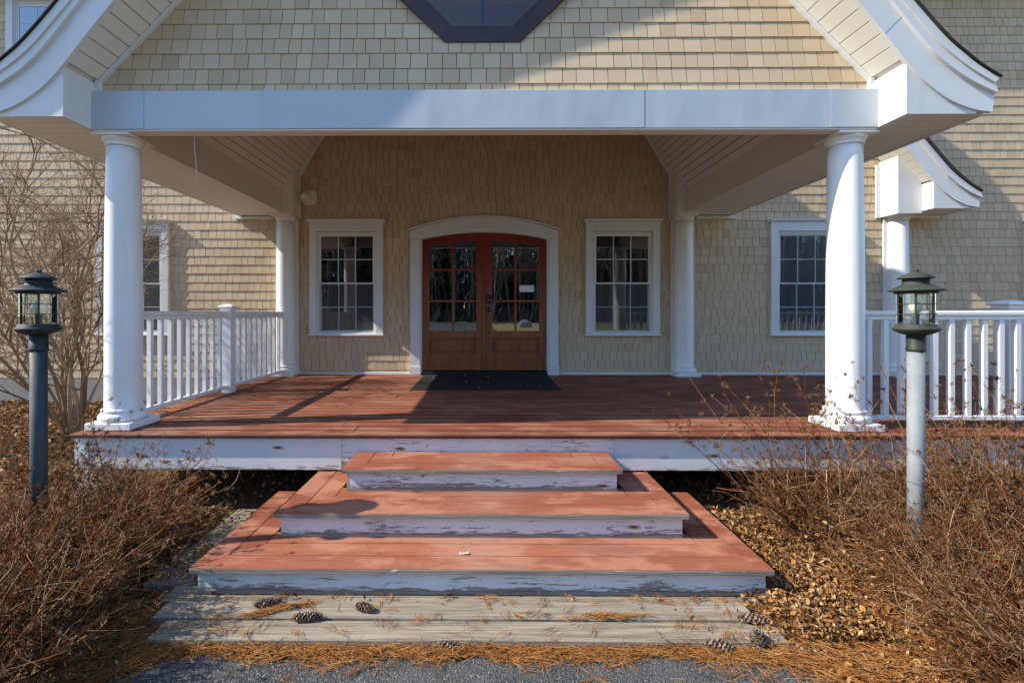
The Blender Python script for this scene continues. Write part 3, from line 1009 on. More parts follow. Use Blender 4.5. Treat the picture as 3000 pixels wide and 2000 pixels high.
# gable wall: sheathing, shingles, octagon window
OCX, OCZ, OR_ = 0.0, 4.40, .712       # outer in-radius of the frame
mb = MB()
zs = [3.26, 3.5, 3.75, 4.0, 4.25, 4.6, 5.2, 5.8, 6.4, 6.9]
octh = [(OCX + (OR_ - .10) / math.cos(R(22.5)) * math.cos(R(22.5 + 45 * i)), OCZ + (OR_ - .10) / math.cos(R(22.5)) * math.sin(R(22.5 + 45 * i))) for i in range(8)]
# sheathing as an outer outline to the octagon hole, strips left and right
def gable_half(z): return max(.02, min(2.99 - (z - 3.352) / 1.2, (6.39 - z) / .865)) if z > 3.352 else 2.99
def oct_half(z):
    dz = abs(z - OCZ); r = OR_ - .10
    if dz >= r: return 0
    s = r * math.tan(R(22.5))
    return r if dz <= s else r - (dz - s)
zz = sorted(set([3.26] + list(np.arange(3.3, 6.38, .05))))
for z0, z1 in zip(zz[:-1], zz[1:]):
    for sx in (-1, 1):
        vs = []
        for q in (z0, z1):
            y = gy_wall(q)
            vs += [(sx * max(oct_half(q), 0), y, q), (sx * gable_half(q), y, q), (sx * gable_half(q), y + .12, q), (sx * max(oct_half(q), 0), y + .12, q)]
        mb.add(vs, [(0, 1, 5, 4), (1, 2, 6, 5), (2, 3, 7, 6), (3, 0, 4, 7)])
mb.build('gable_sheathing', 'backing', porch)
GE = .1245
gs = []; grest = MB()
z = BEAM_Z1 - .045
while z < 6.3:
    h = GE + .012
    x = -3.05 + random.random() * .06
    while x < 3.0:
        wd = random.choice((.092, .102, .112, .122, .132)) + random.uniform(-.006, .006)
        jz = random.uniform(-.0008, .0008)
        poly = [(x + .0024, z + jz), (x + wd - .0024, z + jz), (x + wd - .0024, z + h), (x + .0024, z + h)]
        poly = clip(poly, 0, -1, -(BEAM_Z1 + .002))
        for sx in (-1, 1):
            nx, nz = sx * 1.2, 1.0
            if poly: poly = clip(poly, nx, nz, 1.2 * 2.985 + 3.352)
            if poly: poly = clip(poly, sx, 0, 2.985)
            if poly: poly = clip(poly, sx * .865, 1.0, 6.385)
        if len(poly) >= 3:
            cx = sum(p[0] for p in poly) / len(poly) - OCX; cz = sum(p[1] for p in poly) / len(poly) - OCZ
            best = max(range(8), key=lambda i: cx * math.cos(R(45 * i)) + cz * math.sin(R(45 * i)))
            ca, sa = math.cos(R(45 * best)), math.sin(R(45 * best))
            if cx * ca + cz * sa > OR_ - .05:
                poly = clip(poly, -ca, -sa, -(OR_ - .045 + OCX * ca + OCZ * sa))
                if len(poly) >= 3:
                    tb = .0108 + random.uniform(-.001, .002)
                    if z < 4.05: gs.append((poly, z + jz, h, tb))
                    else: shingle_geo(grest, poly, z + jz, h, gy_wall, tb, .0025)
        x += wd
    z += GE
def parea(p): return abs(sum(p[i][0] * p[(i + 1) % len(p)][1] - p[(i + 1) % len(p)][0] * p[i][1] for i in range(len(p)))) / 2
gs.sort(key=lambda s: -parea(s[0]))
for i, (poly, zz_, h, tb) in enumerate(gs):
    if i < 300:
        m1 = MB()
        if shingle_geo(m1, poly, zz_, h, gy_wall, tb, .0025): m1.build('shingle', 'shingle', porch)
    else:
        shingle_geo(grest, poly, zz_, h, gy_wall, tb, .0025)
props(grest.build('shingle_field', 'shingle', porch), kind='stuff')

def octring(mb, r0, r1, y0, y1):
    k = 1 / math.cos(R(22.5))
    P = lambda r, i: (OCX + r * k * math.cos(R(22.5 + 45 * i)), OCZ + r * k * math.sin(R(22.5 + 45 * i)))
    for i in range(8):
        a, b, c, d = P(r0, i), P(r0, i + 1), P(r1, i + 1), P(r1, i)
        mb.prism([a, b, c, d], 'y', y0, y1)
    return mb
yo = gy_wall(OCZ)
mb = MB(); octring(mb, OR_ - .105, OR_, yo - .075, yo + .02)
ow = mb.build('octagon_window', 'oct', porch)
mb = MB(); octring(mb, OR_ - .140, OR_ - .1055, yo - .045, yo + .06); mb.build('sash', 'oct', ow)
k = 1 / math.cos(R(22.5))
mb = MB(); mb.add([(OCX + (OR_ - .138) * k * math.cos(R(22.5 + 45 * i)), yo + .01, OCZ + (OR_ - .138) * k * math.sin(R(22.5 + 45 * i))) for i in range(8)], [tuple(range(8))])
mb.build('pane', 'loft_glass', ow)
# loft behind the octagon: sloped boards and a hanging lamp
mb = MB()
for i in range(16):
    xa = -.9 + i * .113
    mb.box(xa, xa + .107, yo + 1.6, yo + 1.62, 3.9, 6.2)
mb.build('loft_boards', 'ceiling', porch)
pend = thing('pendant_lamp', (0, yo + .75, 4.0), 'blue-grey scrolled iron pendant lamp hanging behind the octagon window', 'lamp')
yp = yo + .62
mb = MB(); mb.tube([(-.005, yp, 5.6), (-.005, yp, 4.10)], .011, 8); mb.build('rod', 'blue_iron', pend)
mb = MB()
for sx in (-1, 1):
    pts = [(sx * .01, yp, 4.08)] + [(sx * (.075 - .06 * math.cos(a)), yp, 4.07 + .055 * math.sin(a)) for a in np.linspace(.2, 3.0, 9)]
    mb.tube(pts, .011, 6)
mb.tube([(-.06, yp, 4.055), (.07, yp, 4.055)], .013, 6)
mb.build('scroll_arm', 'blue_iron', pend)

wr = thing('hanging_wire', (-2.23, 3.95, 2.6), 'thin grey wire dangling from the porch beam near the left column', 'wire')
mb = MB(); mb.tube([(-2.24, 3.70, 2.975), (-2.238, 3.70, 2.85), (-2.225, 3.70, 2.72), (-2.222, 3.70, 2.6), (-2.214, 3.70, 2.58)], .0022, 5); mb.build('strand', 'wire', wr)

# ================================================================== bay gable on the right
bay = thing('bay_gable_roof', (5.9, WALL, 2.98), 'small flared gable roof over the window right of the porch', 'roof')
XO = 3.04; BY = 6.43; BXC = 3.95
def half(c):
    cc = [p for p in c if p[0] > 2.5]
    sl = 1.2
    p = cc[0]; apx = (BXC - XO, p[1] + sl * (p[0] - (BXC - XO)))
    return [apx] + cc
for nm, lo, hi, y0, y1, mt in (('bargeboard', c0, c1, BY, BY + .03, 'white'), ('crown_board', c1, c2, BY - .032, BY + .028, 'white'), ('roof_shingles', c2, c3, BY - .05, WALL - .03, 'roof')):
    A, B = half(lo), half(hi)
    if True:
        def res(c, m):
            P = np.array(c); s_ = np.concatenate([[0], np.cumsum(np.linalg.norm(np.diff(P, axis=0), axis=1))]); t_ = np.linspace(0, s_[-1], m)
            return list(zip(np.interp(t_, s_, P[:, 0]), np.interp(t_, s_, P[:, 1])))
        A, B = res(A, 24), res(B, 24)
    mb = MB(); mb.ribbon(mir(A, 1, XO), mir(B, 1, XO), y0, y1); mb.build(nm, mt, bay)
bxc = [(p[0], p[1] + .012) for p in c0raw if p[0] >= 2.99]
mb = MB(); mb.ribbon([(XO + p[0], BEAM_Z0) for p in bxc][:-1], [(XO + p[0], p[1]) for p in bxc][:-1], BY + .018, BY + .04); mb.build('return_panel', 'white', bay)
mb = MB(); mb.box(XO + 2.99, XO + 3.01, BY + .0405, 6.80, BEAM_Z0 + .001, 3.345); mb.build('return_side', 'white', bay)
mb = MB(); mb.box(XO + 3.0105, XO + 3.56, BY + .0405, WALL - .013, BEAM_Z0 + .002, BEAM_Z0 + .014); mb.build('soffit', 'soffit', bay)
mb = MB(); mb.box(XO + 3.515, XO + 3.545, BY + .042, WALL - .013, BEAM_Z0 - .006, 3.08); mb.build('eave_fascia', 'white', bay)
mb = MB(); mb.box(XO + 3.05, XO + 3.5, WALL - .05, WALL - .012, BEAM_Z0 - .045, BEAM_Z0 - .002, .004); mb.build('soffit_moulding', 'white', bay)
mb = MB(); mb.prism([(5.70, BEAM_Z0 - .03), (6.029, BEAM_Z0 - .03), (6.029, 3.34), (5.70, 3.74)], 'y', 6.62, WALL - .013); mb.build('beam_pier', 'white', bay)
d = Vector((-1, 0, 1.2)).normalized()
sm = MB(); sm.box(0, .112, BY + .03, 6.70, 0, .010, .002); smm = sm.mesh('soffit_slat')
for i in range(14):
    t = .02 + i * .118
    o = link_mesh('soffit_slat', smm, 'soffit', bay)
    o.location = Vector((XO + 2.985 + d.x * t, 0, 3.35 + d.z * t)); o.rotation_euler = (0, -math.atan2(d.z, d.x), 0); o.scale = (1, 1, -1)
A_ = [(XO + 3.02, 3.352), (BXC, 3.352 + 1.2 * (XO + 3.02 - BXC))]
mb = MB(); mb.ribbon(A_, [(x + .01, z + .04) for x, z in A_], BY + .03, WALL - .013); mb.build('soffit_backing', 'soffit', bay)
mb = MB(); mb.box(5.64, 5.699, WALL - .035, WALL - .012, BEAM_Z0 - .04, 3.7, .003); mb.build('pier_trim', 'white', bay)

# ================================================================== columns
def make_column(x, y, label, front=True):
    t = thing('porch_column', (x, y, DECK), label, 'column', 'white round porch columns')
    mb = MB(); mb.box(x - .172, x + .172, y - .172, y + .172, DECK + .001, DECK + .056, .006); mb.build('plinth', 'column', t)
    b = DECK + .056
    prof = [(.150, b), (.163, b + .010), (.168, b + .028), (.163, b + .048), (.150, b + .060), (.139, b + .063), (.139, b + .070), (.146, b + .076), (.148, b + .084), (.144, b + .092), (.134, b + .096)]
    mb = MB(); mb.lathe(prof, x, y, 48); mb.build('base_moulding', 'column', t)
    s0 = b + .096; s1 = BEAM_Z0 - .098
    prof = [(.1275, s0)] + [(.127 - .013 * max(0, (k / 20 - .3) / .7) ** 1.6, s0 + .001 + (s1 - s0 - .002) * k / 20) for k in range(21)]
    mb = MB(); mb.lathe(prof, x, y, 56); mb.build('shaft', 'column', t)
    prof = [(.117, s1 + .0005), (.124, s1 + .004), (.126, s1 + .012), (.120, s1 + .018), (.122, s1 + .026), (.136, s1 + .040), (.143, s1 + .054), (.145, s1 + .063)]
    mb = MB(); mb.lathe(prof, x, y, 48); mb.build('capital', 'column', t)
    mb = MB(); mb.box(x - .15, x + .15, y - .15, y + .15, s1 + .0635, BEAM_Z0 - (.013 if front else .005), .004); mb.build('abacus', 'column', t)
    return t
make_column(-COLX, COLY, 'white round column at the front left corner of the deck, beside the railing')
make_column(COLX, COLY, 'white round column at the front right corner of the entrance, strongly sunlit')
for sx, lb in ((-1, 'white round column against the wall left of the entrance windows'), (1, 'shaded white round column against the wall right of the entrance windows')):
    t = make_column(sx * BCOLX, BCOLY, lb, False)
    mb = MB(); mb.box(sx * BCOLX - .165, sx * BCOLX + .165, WALL - .04, WALL - .0125, DECK + .037, BEAM_Z0 - .045, .003); mb.build('backing_pilaster', 'white', t)
t = make_column(5.91, BCOLY, 'sunlit white round column under the small gable at right, behind the railing', False)
mb = MB(); mb.box(5.91 - .165, 5.91 + .165, WALL - .04, WALL - .0125, DECK + .037, BEAM_Z0 - .035, .003); mb.build('backing_pilaster', 'white', t)

# ================================================================== deck
deck = thing('porch_deck', (0, 3.6, 0), 'red-brown stained wooden porch deck with white skirt board', 'deck')
DX0, DX1 = -3.07, 9.0
y = 3.52; rowi = 0
while y < WALL - .05:
    wdt = .140
    y1 = min(y + wdt - .010, WALL - .012)
    cuts = [DX0] + sorted(random.uniform(DX0 + 1.2 + 4 * k, DX0 + 4.2 + 4 * k) for k in range(3)) + [DX1]
    if rowi == 0: cuts = [DX0, 1.9, 5.6, DX1]
    for a, b in zip(cuts[:-1], cuts[1:]):
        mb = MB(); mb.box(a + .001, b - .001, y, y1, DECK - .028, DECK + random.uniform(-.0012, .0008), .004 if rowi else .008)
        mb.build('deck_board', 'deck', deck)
    y += wdt; rowi += 1
mb = MB(); mb.box(DX0 + .05, DX1, 3.62, WALL - .02, DECK - .05, DECK - .03); mb.build('joist_layer', 'backing', deck)
for a, b, mt in ((DX0 + .03, -1.05, 'fascia'), (-1.05, .98, 'fascia_worn'), (.98, 5.0, 'fascia'), (5.0, DX1, 'fascia')):
    mb = MB(); mb.box(a + .001, b - .001, 3.556, 3.60, DECK - .272, DECK - .0285, .003); mb.build('fascia_board', mt, deck)
mb = MB(); mb.box(DX0 + .03, DX0 + .07, 3.6005, WALL - .02, DECK - .27, DECK - .03, .003); mb.build('fascia_board', 'fascia', deck)
for px in (-2.93, 2.96, 5.9, 8.6):
    mb = MB(); mb.box(px - .10, px + .10, 3.65, 3.85, 0, DECK - .05, .004); mb.build('post', 'fascia', deck)
mb = MB(); mb.box(DX0 + .025, DX0 + .125, 3.548, 3.5555, -.0, DECK - .0295, .003); mb.build('corner_board', 'fascia', deck)

# ================================================================== steps
steps = thing('entrance_steps', (0, 2.9, .05), 'three red stained wooden steps with peeling white risers', 'steps')
LV = [(.55, 3.14, .925), (.40, 2.805, 1.22), (.25, 2.479, 1.52)]
NOS = .028
for li, (zt, yf, hw) in enumerate(LV):
    yb = 3.555
    zt0 = zt - NOS
    gw = .140
    ynext = yb if li == 0 else LV[li - 1][1] + .03
    for ring in range(2):
        o_, i_ = ring * gw, (ring + 1) * gw - .0065
        jz = random.uniform(-.001, .001)
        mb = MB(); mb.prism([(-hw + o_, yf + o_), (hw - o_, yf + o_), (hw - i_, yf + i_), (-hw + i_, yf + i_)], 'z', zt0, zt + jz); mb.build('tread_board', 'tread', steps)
        for sx in (-1, 1):
            mb = MB(); mb.prism([(sx * (hw - o_), yf + o_ + .006), (sx * (hw - i_), yf + i_ + .006), (sx * (hw - i_), yb), (sx * (hw - o_), yb)], 'z', zt0, zt + random.uniform(-.0015, .0005))
            mb.build('tread_board', 'tread', steps)
    y = yf + 2 * gw
    while y < min(yb, ynext + .05) - .02:
        y1 = min(y + gw - .0065, yb)
        mb = MB(); mb.box(-hw + 2 * gw, hw - 2 * gw, y, y1, zt0, zt + random.uniform(-.001, .001), .002); mb.build('tread_board', 'tread', steps)
        y += gw
    # worn bare edge under the nosing lip
    zlow = (LV[li + 1][0] if li < 2 else .104) + .001
    mb = MB(); mb.box(-hw + .004, hw - .004, yf - .004, yf - .0002, zt0 + .001, zt - .003, .001); mb.build('nosing_edge', 'bare_edge', steps)
    mb = MB(); mb.box(-hw + .032, hw - .032, yf + .026, yf + .05, zlow, zt0 - .0005); mb.build('riser', 'peel' if li else 'peel', steps)
    for sx in (-1, 1):
        mb = MB(); mb.box(sx * (hw - .032), sx * (hw - .056), yf + .0505, yb, zlow, zt0 - .0005); mb.build('side_riser', 'bare_edge', steps)
    mb = MB(); mb.box(-hw + .03, hw - .03, yf + .0225, yf + .0258, zlow + .0002, zlow + .018); mb.build('worn_foot', 'bare_edge', steps)

# optical colour fringe put in as a thin yellow strip on the top riser's corner
mb = MB(); mb.box(-.8945, -.888, 3.1635, 3.1658, .402, .520); mb.build('yellow_fringe_strip', 'yellow', steps)
sc = thing('paper_scrap', (-.09, 2.64, .25), 'torn scrap of white paper on the lowest step', 'paper')
mb = MB(); vs = []; nn_ = 9
for i in range(nn_):
    for k_ in range(2):
        vs.append((-.118 + i * .006, 2.625 + k_ * .015 + random.uniform(-.006, .006), .2535 + random.uniform(0, .012)))
mb.add(vs, [(2 * i, 2 * i + 2, 2 * i + 3, 2 * i + 1) for i in range(nn_ - 1)]); mb.build('sheet', 'paper', sc)
# landing timbers
landing = thing('timber_landing', (0, 2.3, ASPH), 'weathered grey timber landing at the foot of the steps', 'landing')
for (x0, x1, y0, y1, zt) in ((-1.52, 1.40, 2.168, 2.304, .100), (-1.60, 1.34, 2.316, 2.448, .107), (-1.66, 1.72, 2.460, 2.60, .098)):
    mb = MB(); mb.box(x0, x1, y0, y1, .0, zt, .010); mb.build('timber', 'timber', landing)
for sx in (-1, 1):
    mb = MB(); mb.box(sx * 1.56, sx * 1.85, 2.605, 3.60, 0, .101, .01); mb.build('timber', 'timber_side', landing)

# door mat
mb = MB()
mb.box(-.86, .90, 5.54, 6.86, DECK + .002, DECK + .012, .004)
dm = mb.build('door_mat', 'mat'); props(dm, 'black rubber door mat lying on the deck before the double door', 'mat')

# ================================================================== railings
def baluster_mesh(h):
    m = MB(); m.box(-.018, .018, -.018, .018, 0, h, .003); return m.mesh('baluster')
def rail_run(name, label, p0, p1, posts, gap, grp='white porch railings'):
    t = thing(name, (p0[0], p0[1], DECK), label, 'railing', grp)
    v = Vector((p1[0] - p0[0], p1[1] - p0[1], 0)); L = v.length; u = v / L
    ang = math.atan2(u.y, u.x)
    def bar(nm, z0, z1, hw, bev=.006):
        m = MB(); m.box(0, L, -hw, hw, z0, z1, bev)
        o = m.build(nm, 'rail', t); o.location = Vector((p0[0], p0[1], 0)); o.rotation_euler = (0, 0, ang); return o
    bar('top_rail', DECK + .875, DECK + .915, .034, .010)
    bar('sub_rail', DECK + .842, DECK + .8745, .022)
    bar('bottom_rail', DECK + .055, DECK + .092, .022, .005)
    bm = baluster_mesh(.7495)
    n = int(round(L / gap))
    for i in range(n):
        s = (i + .5) * L / n
        if any(abs(s - q) < .085 for q in posts): continue
        o = link_mesh('baluster', bm, 'rail', t, (p0[0] + u.x * s, p0[1] + u.y * s, DECK + .0922)); o.rotation_euler = (0, 0, ang)
    for q in posts:
        x, y = p0[0] + u.x * q, p0[1] + u.y * q
        post(x, y, t)
    return t
def post(x, y, parent, hw=.052, zt=DECK + .955):
    m = MB(); m.box(x - hw, x + hw, y - hw, y + hw, DECK + .001, zt, .004); po = m.build('post', 'rail', parent)
    m = MB()
    m.box(x - hw - .012, x + hw + .012, y - hw - .012, y + hw + .012, zt - .03, zt - .008, .006)
    m.build('neck_moulding', 'rail', po)
    k = hw + .030
    m = MB(); m.box(x - k, x + k, y - k, y + k, zt + .0005, zt + .022, .006)
    vs = [(x - k + .008, y - k + .008, zt + .0222), (x + k - .008, y - k + .008, zt + .0222), (x + k - .008, y + k - .008, zt + .0222), (x - k + .008, y + k - .008, zt + .0222),
          (x - .03, y - .03, zt + .042), (x + .03, y - .03, zt + .042), (x + .03, y + .03, zt + .042), (x - .03, y + .03, zt + .042)]
    m.add(vs, [(0, 1, 5, 4), (1, 2, 6, 5), (2, 3, 7, 6), (3, 0, 4, 7), (4, 5, 6, 7)])
    m.build('post_cap', 'rail', po)
rail_run('porch_railing', 'white balustrade along the left side of the deck between two columns', (-2.88, COLY + .125), (-2.88, BCOLY - .125), [1.46], .136)
rail_run('porch_railing', 'white balustrade along the front of the deck right of the right column', (COLX + .125, 3.80), (8.8, 3.80), [], .1295)
np_ = thing('newel_post', (4.42, 4.05, DECK), 'shaded white newel post with a capped top behind the right railing', 'post')
post(4.42, 4.05, np_, .062, DECK + .965)

# ================================================================== lamps
def lamp(x, y, label, metal, postm, tilt=0, ring=False):
    t = thing('lantern_post', (x, y, 0), label, 'lamp post', 'garden lantern posts')
    mb = MB(); mb.lathe([(.038, .02), (.038, 1.38)], x, y, 32); mb.build('post', postm, t)
    mb = MB(); mb.lathe([(.041, 1.370), (.0435, 1.372), (.0435, 1.386), (.041, 1.390), (.041, 1.458)], x, y, 32); mb.build('collar', metal, t)
    mb = MB(); mb.lathe([(.040, 1.4585), (.062, 1.464), (.088, 1.476), (.103, 1.490), (.104, 1.495), (.098, 1.499), (.092, 1.502), (.089, 1.505), (.089, 1.517), (.06, 1.518), (.001, 1.518)], x, y, 40, cap=False); bowl = mb.build('bowl', metal, t)
    mb = MB(); mb.lathe([(.080, 1.5185), (.080, 1.683)], x, y, 40, cap=False); mb.build('glass_cylinder', 'lamp_glass', t)
    mb = MB()
    for i in range(6):
        a = math.atan2(-y, -x) + R(60 * i)
        mb.tube([(x + .0835 * math.cos(a), y + .0835 * math.sin(a), 1.5182), (x + .0835 * math.cos(a), y + .0835 * math.sin(a), 1.684)], .0034 if i % 3 else .0048, 6)
    for zz in (1.573, 1.627):
        mb.tube([(x + .0837 * math.cos(a), y + .0837 * math.sin(a), zz) for a in np.linspace(0, 2 * math.pi, 33)], .0022, 5)
    mb.build('cage', metal, t)
    prof = [(.093, 1.684), (.093, 1.694), (.120, 1.697), (.1235, 1.700), (.121, 1.704), (.098, 1.714), (.074, 1.727), (.058, 1.736), (.057, 1.764)]
    mb = MB(); mb.lathe(prof, x, y, 40); roof = mb.build('roof', metal, t)
    prof = [(.057, 1.7645), (.079, 1.765), (.082, 1.768), (.079, 1.772), (.058, 1.784), (.036, 1.795), (.014, 1.801), (.012, 1.806), (.017, 1.809), (.012, 1.815), (.002, 1.817)]
    mb = MB(); mb.lathe(prof, x, y, 36); mb.build('cap', metal, t)
    mb = MB(); mb.lathe([(.014, 1.5185), (.014, 1.560), (.018, 1.562), (.018, 1.572), (.011, 1.574)], x, y, 16); mb.build('socket', 'post_light' if metal == 'lamp' else 'post_dark', t)
    mb = MB(); mb.lathe([(.011, 1.5745), (.020, 1.586), (.029, 1.600), (.032, 1.612), (.029, 1.626), (.018, 1.638), (.002, 1.642)], x, y, 24); mb.build('bulb', 'bulb', t)
    if ring:
        mb = MB()
        mb.tube([(x - .012 + .085 * math.cos(a), y + .085 * math.sin(a), 1.750 - .012 * math.cos(a)) for a in np.linspace(0, 2 * math.pi, 33)], .0022, 5)
        mb.build('loose_ring', metal, t)
    return t
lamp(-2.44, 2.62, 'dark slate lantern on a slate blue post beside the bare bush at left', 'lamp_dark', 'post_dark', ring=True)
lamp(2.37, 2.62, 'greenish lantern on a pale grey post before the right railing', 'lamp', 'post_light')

# ================================================================== plants
def norm(a): return a / (np.linalg.norm(a, axis=-1, keepdims=True) + 1e-9)
def grow(base, d, length, k, droop, wig):
    n = len(base)
    P = np.empty((n, k, 3)); P[:, 0] = base
    d = norm(d.copy())
    wob = rng.normal(0, 1, (n, 3)) * wig
    for j in range(1, k):
        wob = wob * .5 + rng.normal(0, 1, (n, 3)) * wig
        d = d + wob
        d[:, 2] -= droop
        d = norm(d)
        P[:, j] = P[:, j - 1] + d * (length / (k - 1))[:, None]
    return P
def along(P, idx, t):
    k = P.shape[1]
    f = t * (k - 1); i = np.minimum(f.astype(int), k - 2); fr = (f - i)[:, None]
    a = P[idx, i]; b = P[idx, i + 1]
    return a * (1 - fr) + b * fr, norm(b - a)

def bush(x, y, label, n=230, h=.62, spread=1.0, tall=10, tallh=.9, lean=(0, 0), rad=.16, twigs=4, seeds=.5):
    z = gh(x, y) - .01
    n = int(n * 1.2)
    t = thing('dried_shrub', (x, y, z), label, 'shrub', 'dried brown shrubs in the beds')
    a = rng.uniform(0, 2 * math.pi, n); r = rad * np.sqrt(rng.uniform(0, 1, n))
    base = np.stack([x + r * np.cos(a), y + r * np.sin(a), np.full(n, z)], 1)
    tiltv = np.clip(np.abs(rng.normal(0, .58, n)), 0, 1.35) * spread
    a2 = a + rng.normal(0, .5, n)
    nc = 15                                    # stems gather in leaning clumps with gaps between
    ca = rng.uniform(0, 2 * math.pi, nc); ct = np.clip(np.abs(rng.normal(0, .60, nc)), .05, 1.25); ci = rng.integers(0, nc, n)
    loose = rng.random(n) < .28
    a2 = np.where(loose, a2, ca[ci] + rng.normal(0, .24, n)); tiltv = np.where(loose, tiltv, ct[ci] + rng.normal(0, .12, n))
    hs_ = rng.uniform(.72, 1.18, nc)[ci]
    d = np.stack([np.cos(a2) * np.sin(tiltv) + lean[0], np.sin(a2) * np.sin(tiltv) + lean[1], np.cos(tiltv)], 1)
    ln = h * rng.uniform(.75, 1.2, n) * np.where(loose, 1, hs_)
    P = grow(base, d, ln, 9, .05, .065)
    P[:, :, 2] = np.maximum(P[:, :, 2], z + .015 + .02 * rng.random((n, 1)))
    sb = NB()
    R0 = rng.uniform(.0022, .0042, n)[:, None] * np.linspace(1, .42, 9)[None]
    sb.add(*tubes(P, R0, 3))
    m_ = 24
    a_ = rng.uniform(0, 2 * math.pi, m_)
    bw = np.stack([x + .09 * np.cos(a_), y + .09 * np.sin(a_), np.full(m_, z)], 1)
    PB = grow(bw, np.stack([.75 * np.cos(a_) + lean[0], .75 * np.sin(a_) + lean[1], np.ones(m_)], 1), h * rng.uniform(.7, 1.15, m_), 7, .03, .13)
    sb.add(*tubes(PB, rng.uniform(.0040, .0085, m_)[:, None] * np.linspace(1, .45, 7)[None], 5))
    tips = [P[:, -1]]; tipd = [norm(P[:, -1] - P[:, -2])]
    if tall:
        m = tall
        a = rng.uniform(0, 2 * math.pi, m)
        bs = np.stack([x + .12 * np.cos(a), y + .12 * np.sin(a), np.full(m, z)], 1)
        dd = np.stack([.36 * np.cos(a) + lean[0], .36 * np.sin(a) + lean[1], np.ones(m)], 1)
        PT = grow(bs, dd, tallh * rng.uniform(.8, 1.12, m), 9, .01, .07)
        sb.add(*tubes(PT, rng.uniform(.0026, .0042, m)[:, None] * np.linspace(1, .4, 9)[None], 4))
        idx = rng.integers(0, m, m * 7); tt = rng.uniform(.5, .98, m * 7)
        p, tg = along(PT, idx, tt)
        dd = norm(tg + rng.normal(0, .45, (m * 7, 3)))
        PW = grow(p, dd, rng.uniform(.07, .20, m * 7), 5, -.02, .12)
        sb.add(*tubes(PW, rng.uniform(.0010, .0016, m * 7)[:, None] * np.linspace(1, .5, 5)[None], 3))
        tips += [PT[:, -1], PW[:, -1], PW[:, -1]]; tipd += [norm(PT[:, -1] - PT[:, -2]), norm(PW[:, -1] - PW[:, -2]), norm(PW[:, -1] - PW[:, -2])]
    props(sb.build('stems', 'twig', t), kind='stuff')
    m = n * twigs
    idx = rng.integers(0, n, m); tt = rng.uniform(.22, .97, m)
    p, tg = along(P, idx, tt)
    dd = norm(tg + rng.normal(0, .55, (m, 3)))
    PW = grow(p, dd, rng.uniform(.06, .22, m), 5, .02, .16)
    PW[:, :, 2] = np.maximum(PW[:, :, 2], z + .008)
    nb = NB(); nb.add(*tubes(PW, rng.uniform(.0012, .0022, m)[:, None] * np.linspace(1, .5, 5)[None], 3))
    props(nb.build('twigs', 'twig', t), kind='stuff')
    sel = rng.random(m) < .22 * seeds
    tips.append(PW[sel][:, -1]); tipd.append(norm(PW[sel][:, -1] - PW[sel][:, -2]))
    tp = np.concatenate(tips); td = np.concatenate(tipd)
    q = 8
    tp = np.repeat(tp, q, 0); td = np.repeat(td, q, 0)
    dd = norm(td * .5 + np.array([0, 0, .55]) + rng.normal(0, .62, tp.shape))
    PH = grow(tp, dd, rng.uniform(.010, .032, len(tp)), 3, 0, .1)
    Rh = np.stack([np.full(len(tp), .0007), np.full(len(tp), .0010), rng.uniform(.0016, .0034, len(tp))], 1)
    nb = NB(); nb.add(*tubes(PH, Rh, 3))
    props(nb.build('seed_heads', 'seed', t), kind='stuff')
    return t

LB = [(-1.98, 2.02, 190, .50, 4, .62, 'low dried shrub arching over the left end of the landing'),
      (-1.90, 1.74, 150, .46, 2, .55, 'dried shrub whose twigs shade the asphalt at left'),
      (-2.20, 3.02, 120, .56, 14, .80, 'dried shrub before the left end of the deck skirt, with tall seed heads'),
      (-2.80, 3.10, 130, .60, 14, .86, 'dried shrub under the front left column plinth'),
      (-2.10, 2.55, 210, .52, 4, .66, 'low matted dried shrub beside the lowest step at left'),
      (-2.62, 2.38, 200, .58, 6, .74, 'dried shrub around the foot of the slate blue lamp post'),
      (-2.16, 2.08, 270, .50, 4, .60, 'tangled dried shrub at the edge of the asphalt, front left'),
      (-2.70, 1.86, 240, .56, 6, .72, 'dried shrub at the left edge of the photo, low down'),
      (-2.10, 1.72, 260, .46, 2, .55, 'nearest dried shrub in the bottom left corner'),
      (-3.30, 2.72, 150, .62, 8, .80, 'dried shrub at far left behind the slate blue lamp post'),
      (-3.25, 2.15, 200, .58, 5, .75, 'dried shrub at far left beside the slate blue lamp post')]
for (x, y, n, h, tl, th, lb) in LB:
    bush(x - .10, y, lb, n, h, 1.0, tl, th, lean=(.38, rng.uniform(-.12, .12)))
RB = [(2.10, 3.20, 90, .62, 16, 1.12, 'tall dried shrub before the sunlit right column, with flat seed heads'),
      (2.66, 3.22, 110, .64, 14, 1.05, 'dried shrub behind the pale grey lamp post'),
      (3.28, 3.20, 170, .72, 22, 1.12, 'tall dried shrub before the right railing'),
      (2.48, 2.76, 180, .56, 8, .80, 'dried shrub at the foot of the pale grey lamp post, left of it'),
      (2.92, 2.66, 220, .62, 12, .92, 'dried shrub right of the pale grey lamp post'),
      (3.42, 2.60, 220, .66, 14, 1.0, 'dried shrub at the right edge beside the lamp post'),
      (2.30, 2.28, 260, .54, 4, .68, 'matted dried shrub right of the fallen leaves'),
      (2.70, 2.10, 260, .58, 8, .78, 'dried shrub at the right edge of the photo, low down'),
      (2.12, 1.80, 270, .48, 2, .56, 'nearest dried shrub in the bottom right corner'),
      (2.50, 1.66, 260, .52, 4, .62, 'nearest dried shrub at the far right bottom edge')]
for (x, y, n, h, tl, th, lb) in RB:
    bush(x + .12, y, lb, n, h, 1.0, tl, th, lean=(-.36, rng.uniform(-.12, .12)))

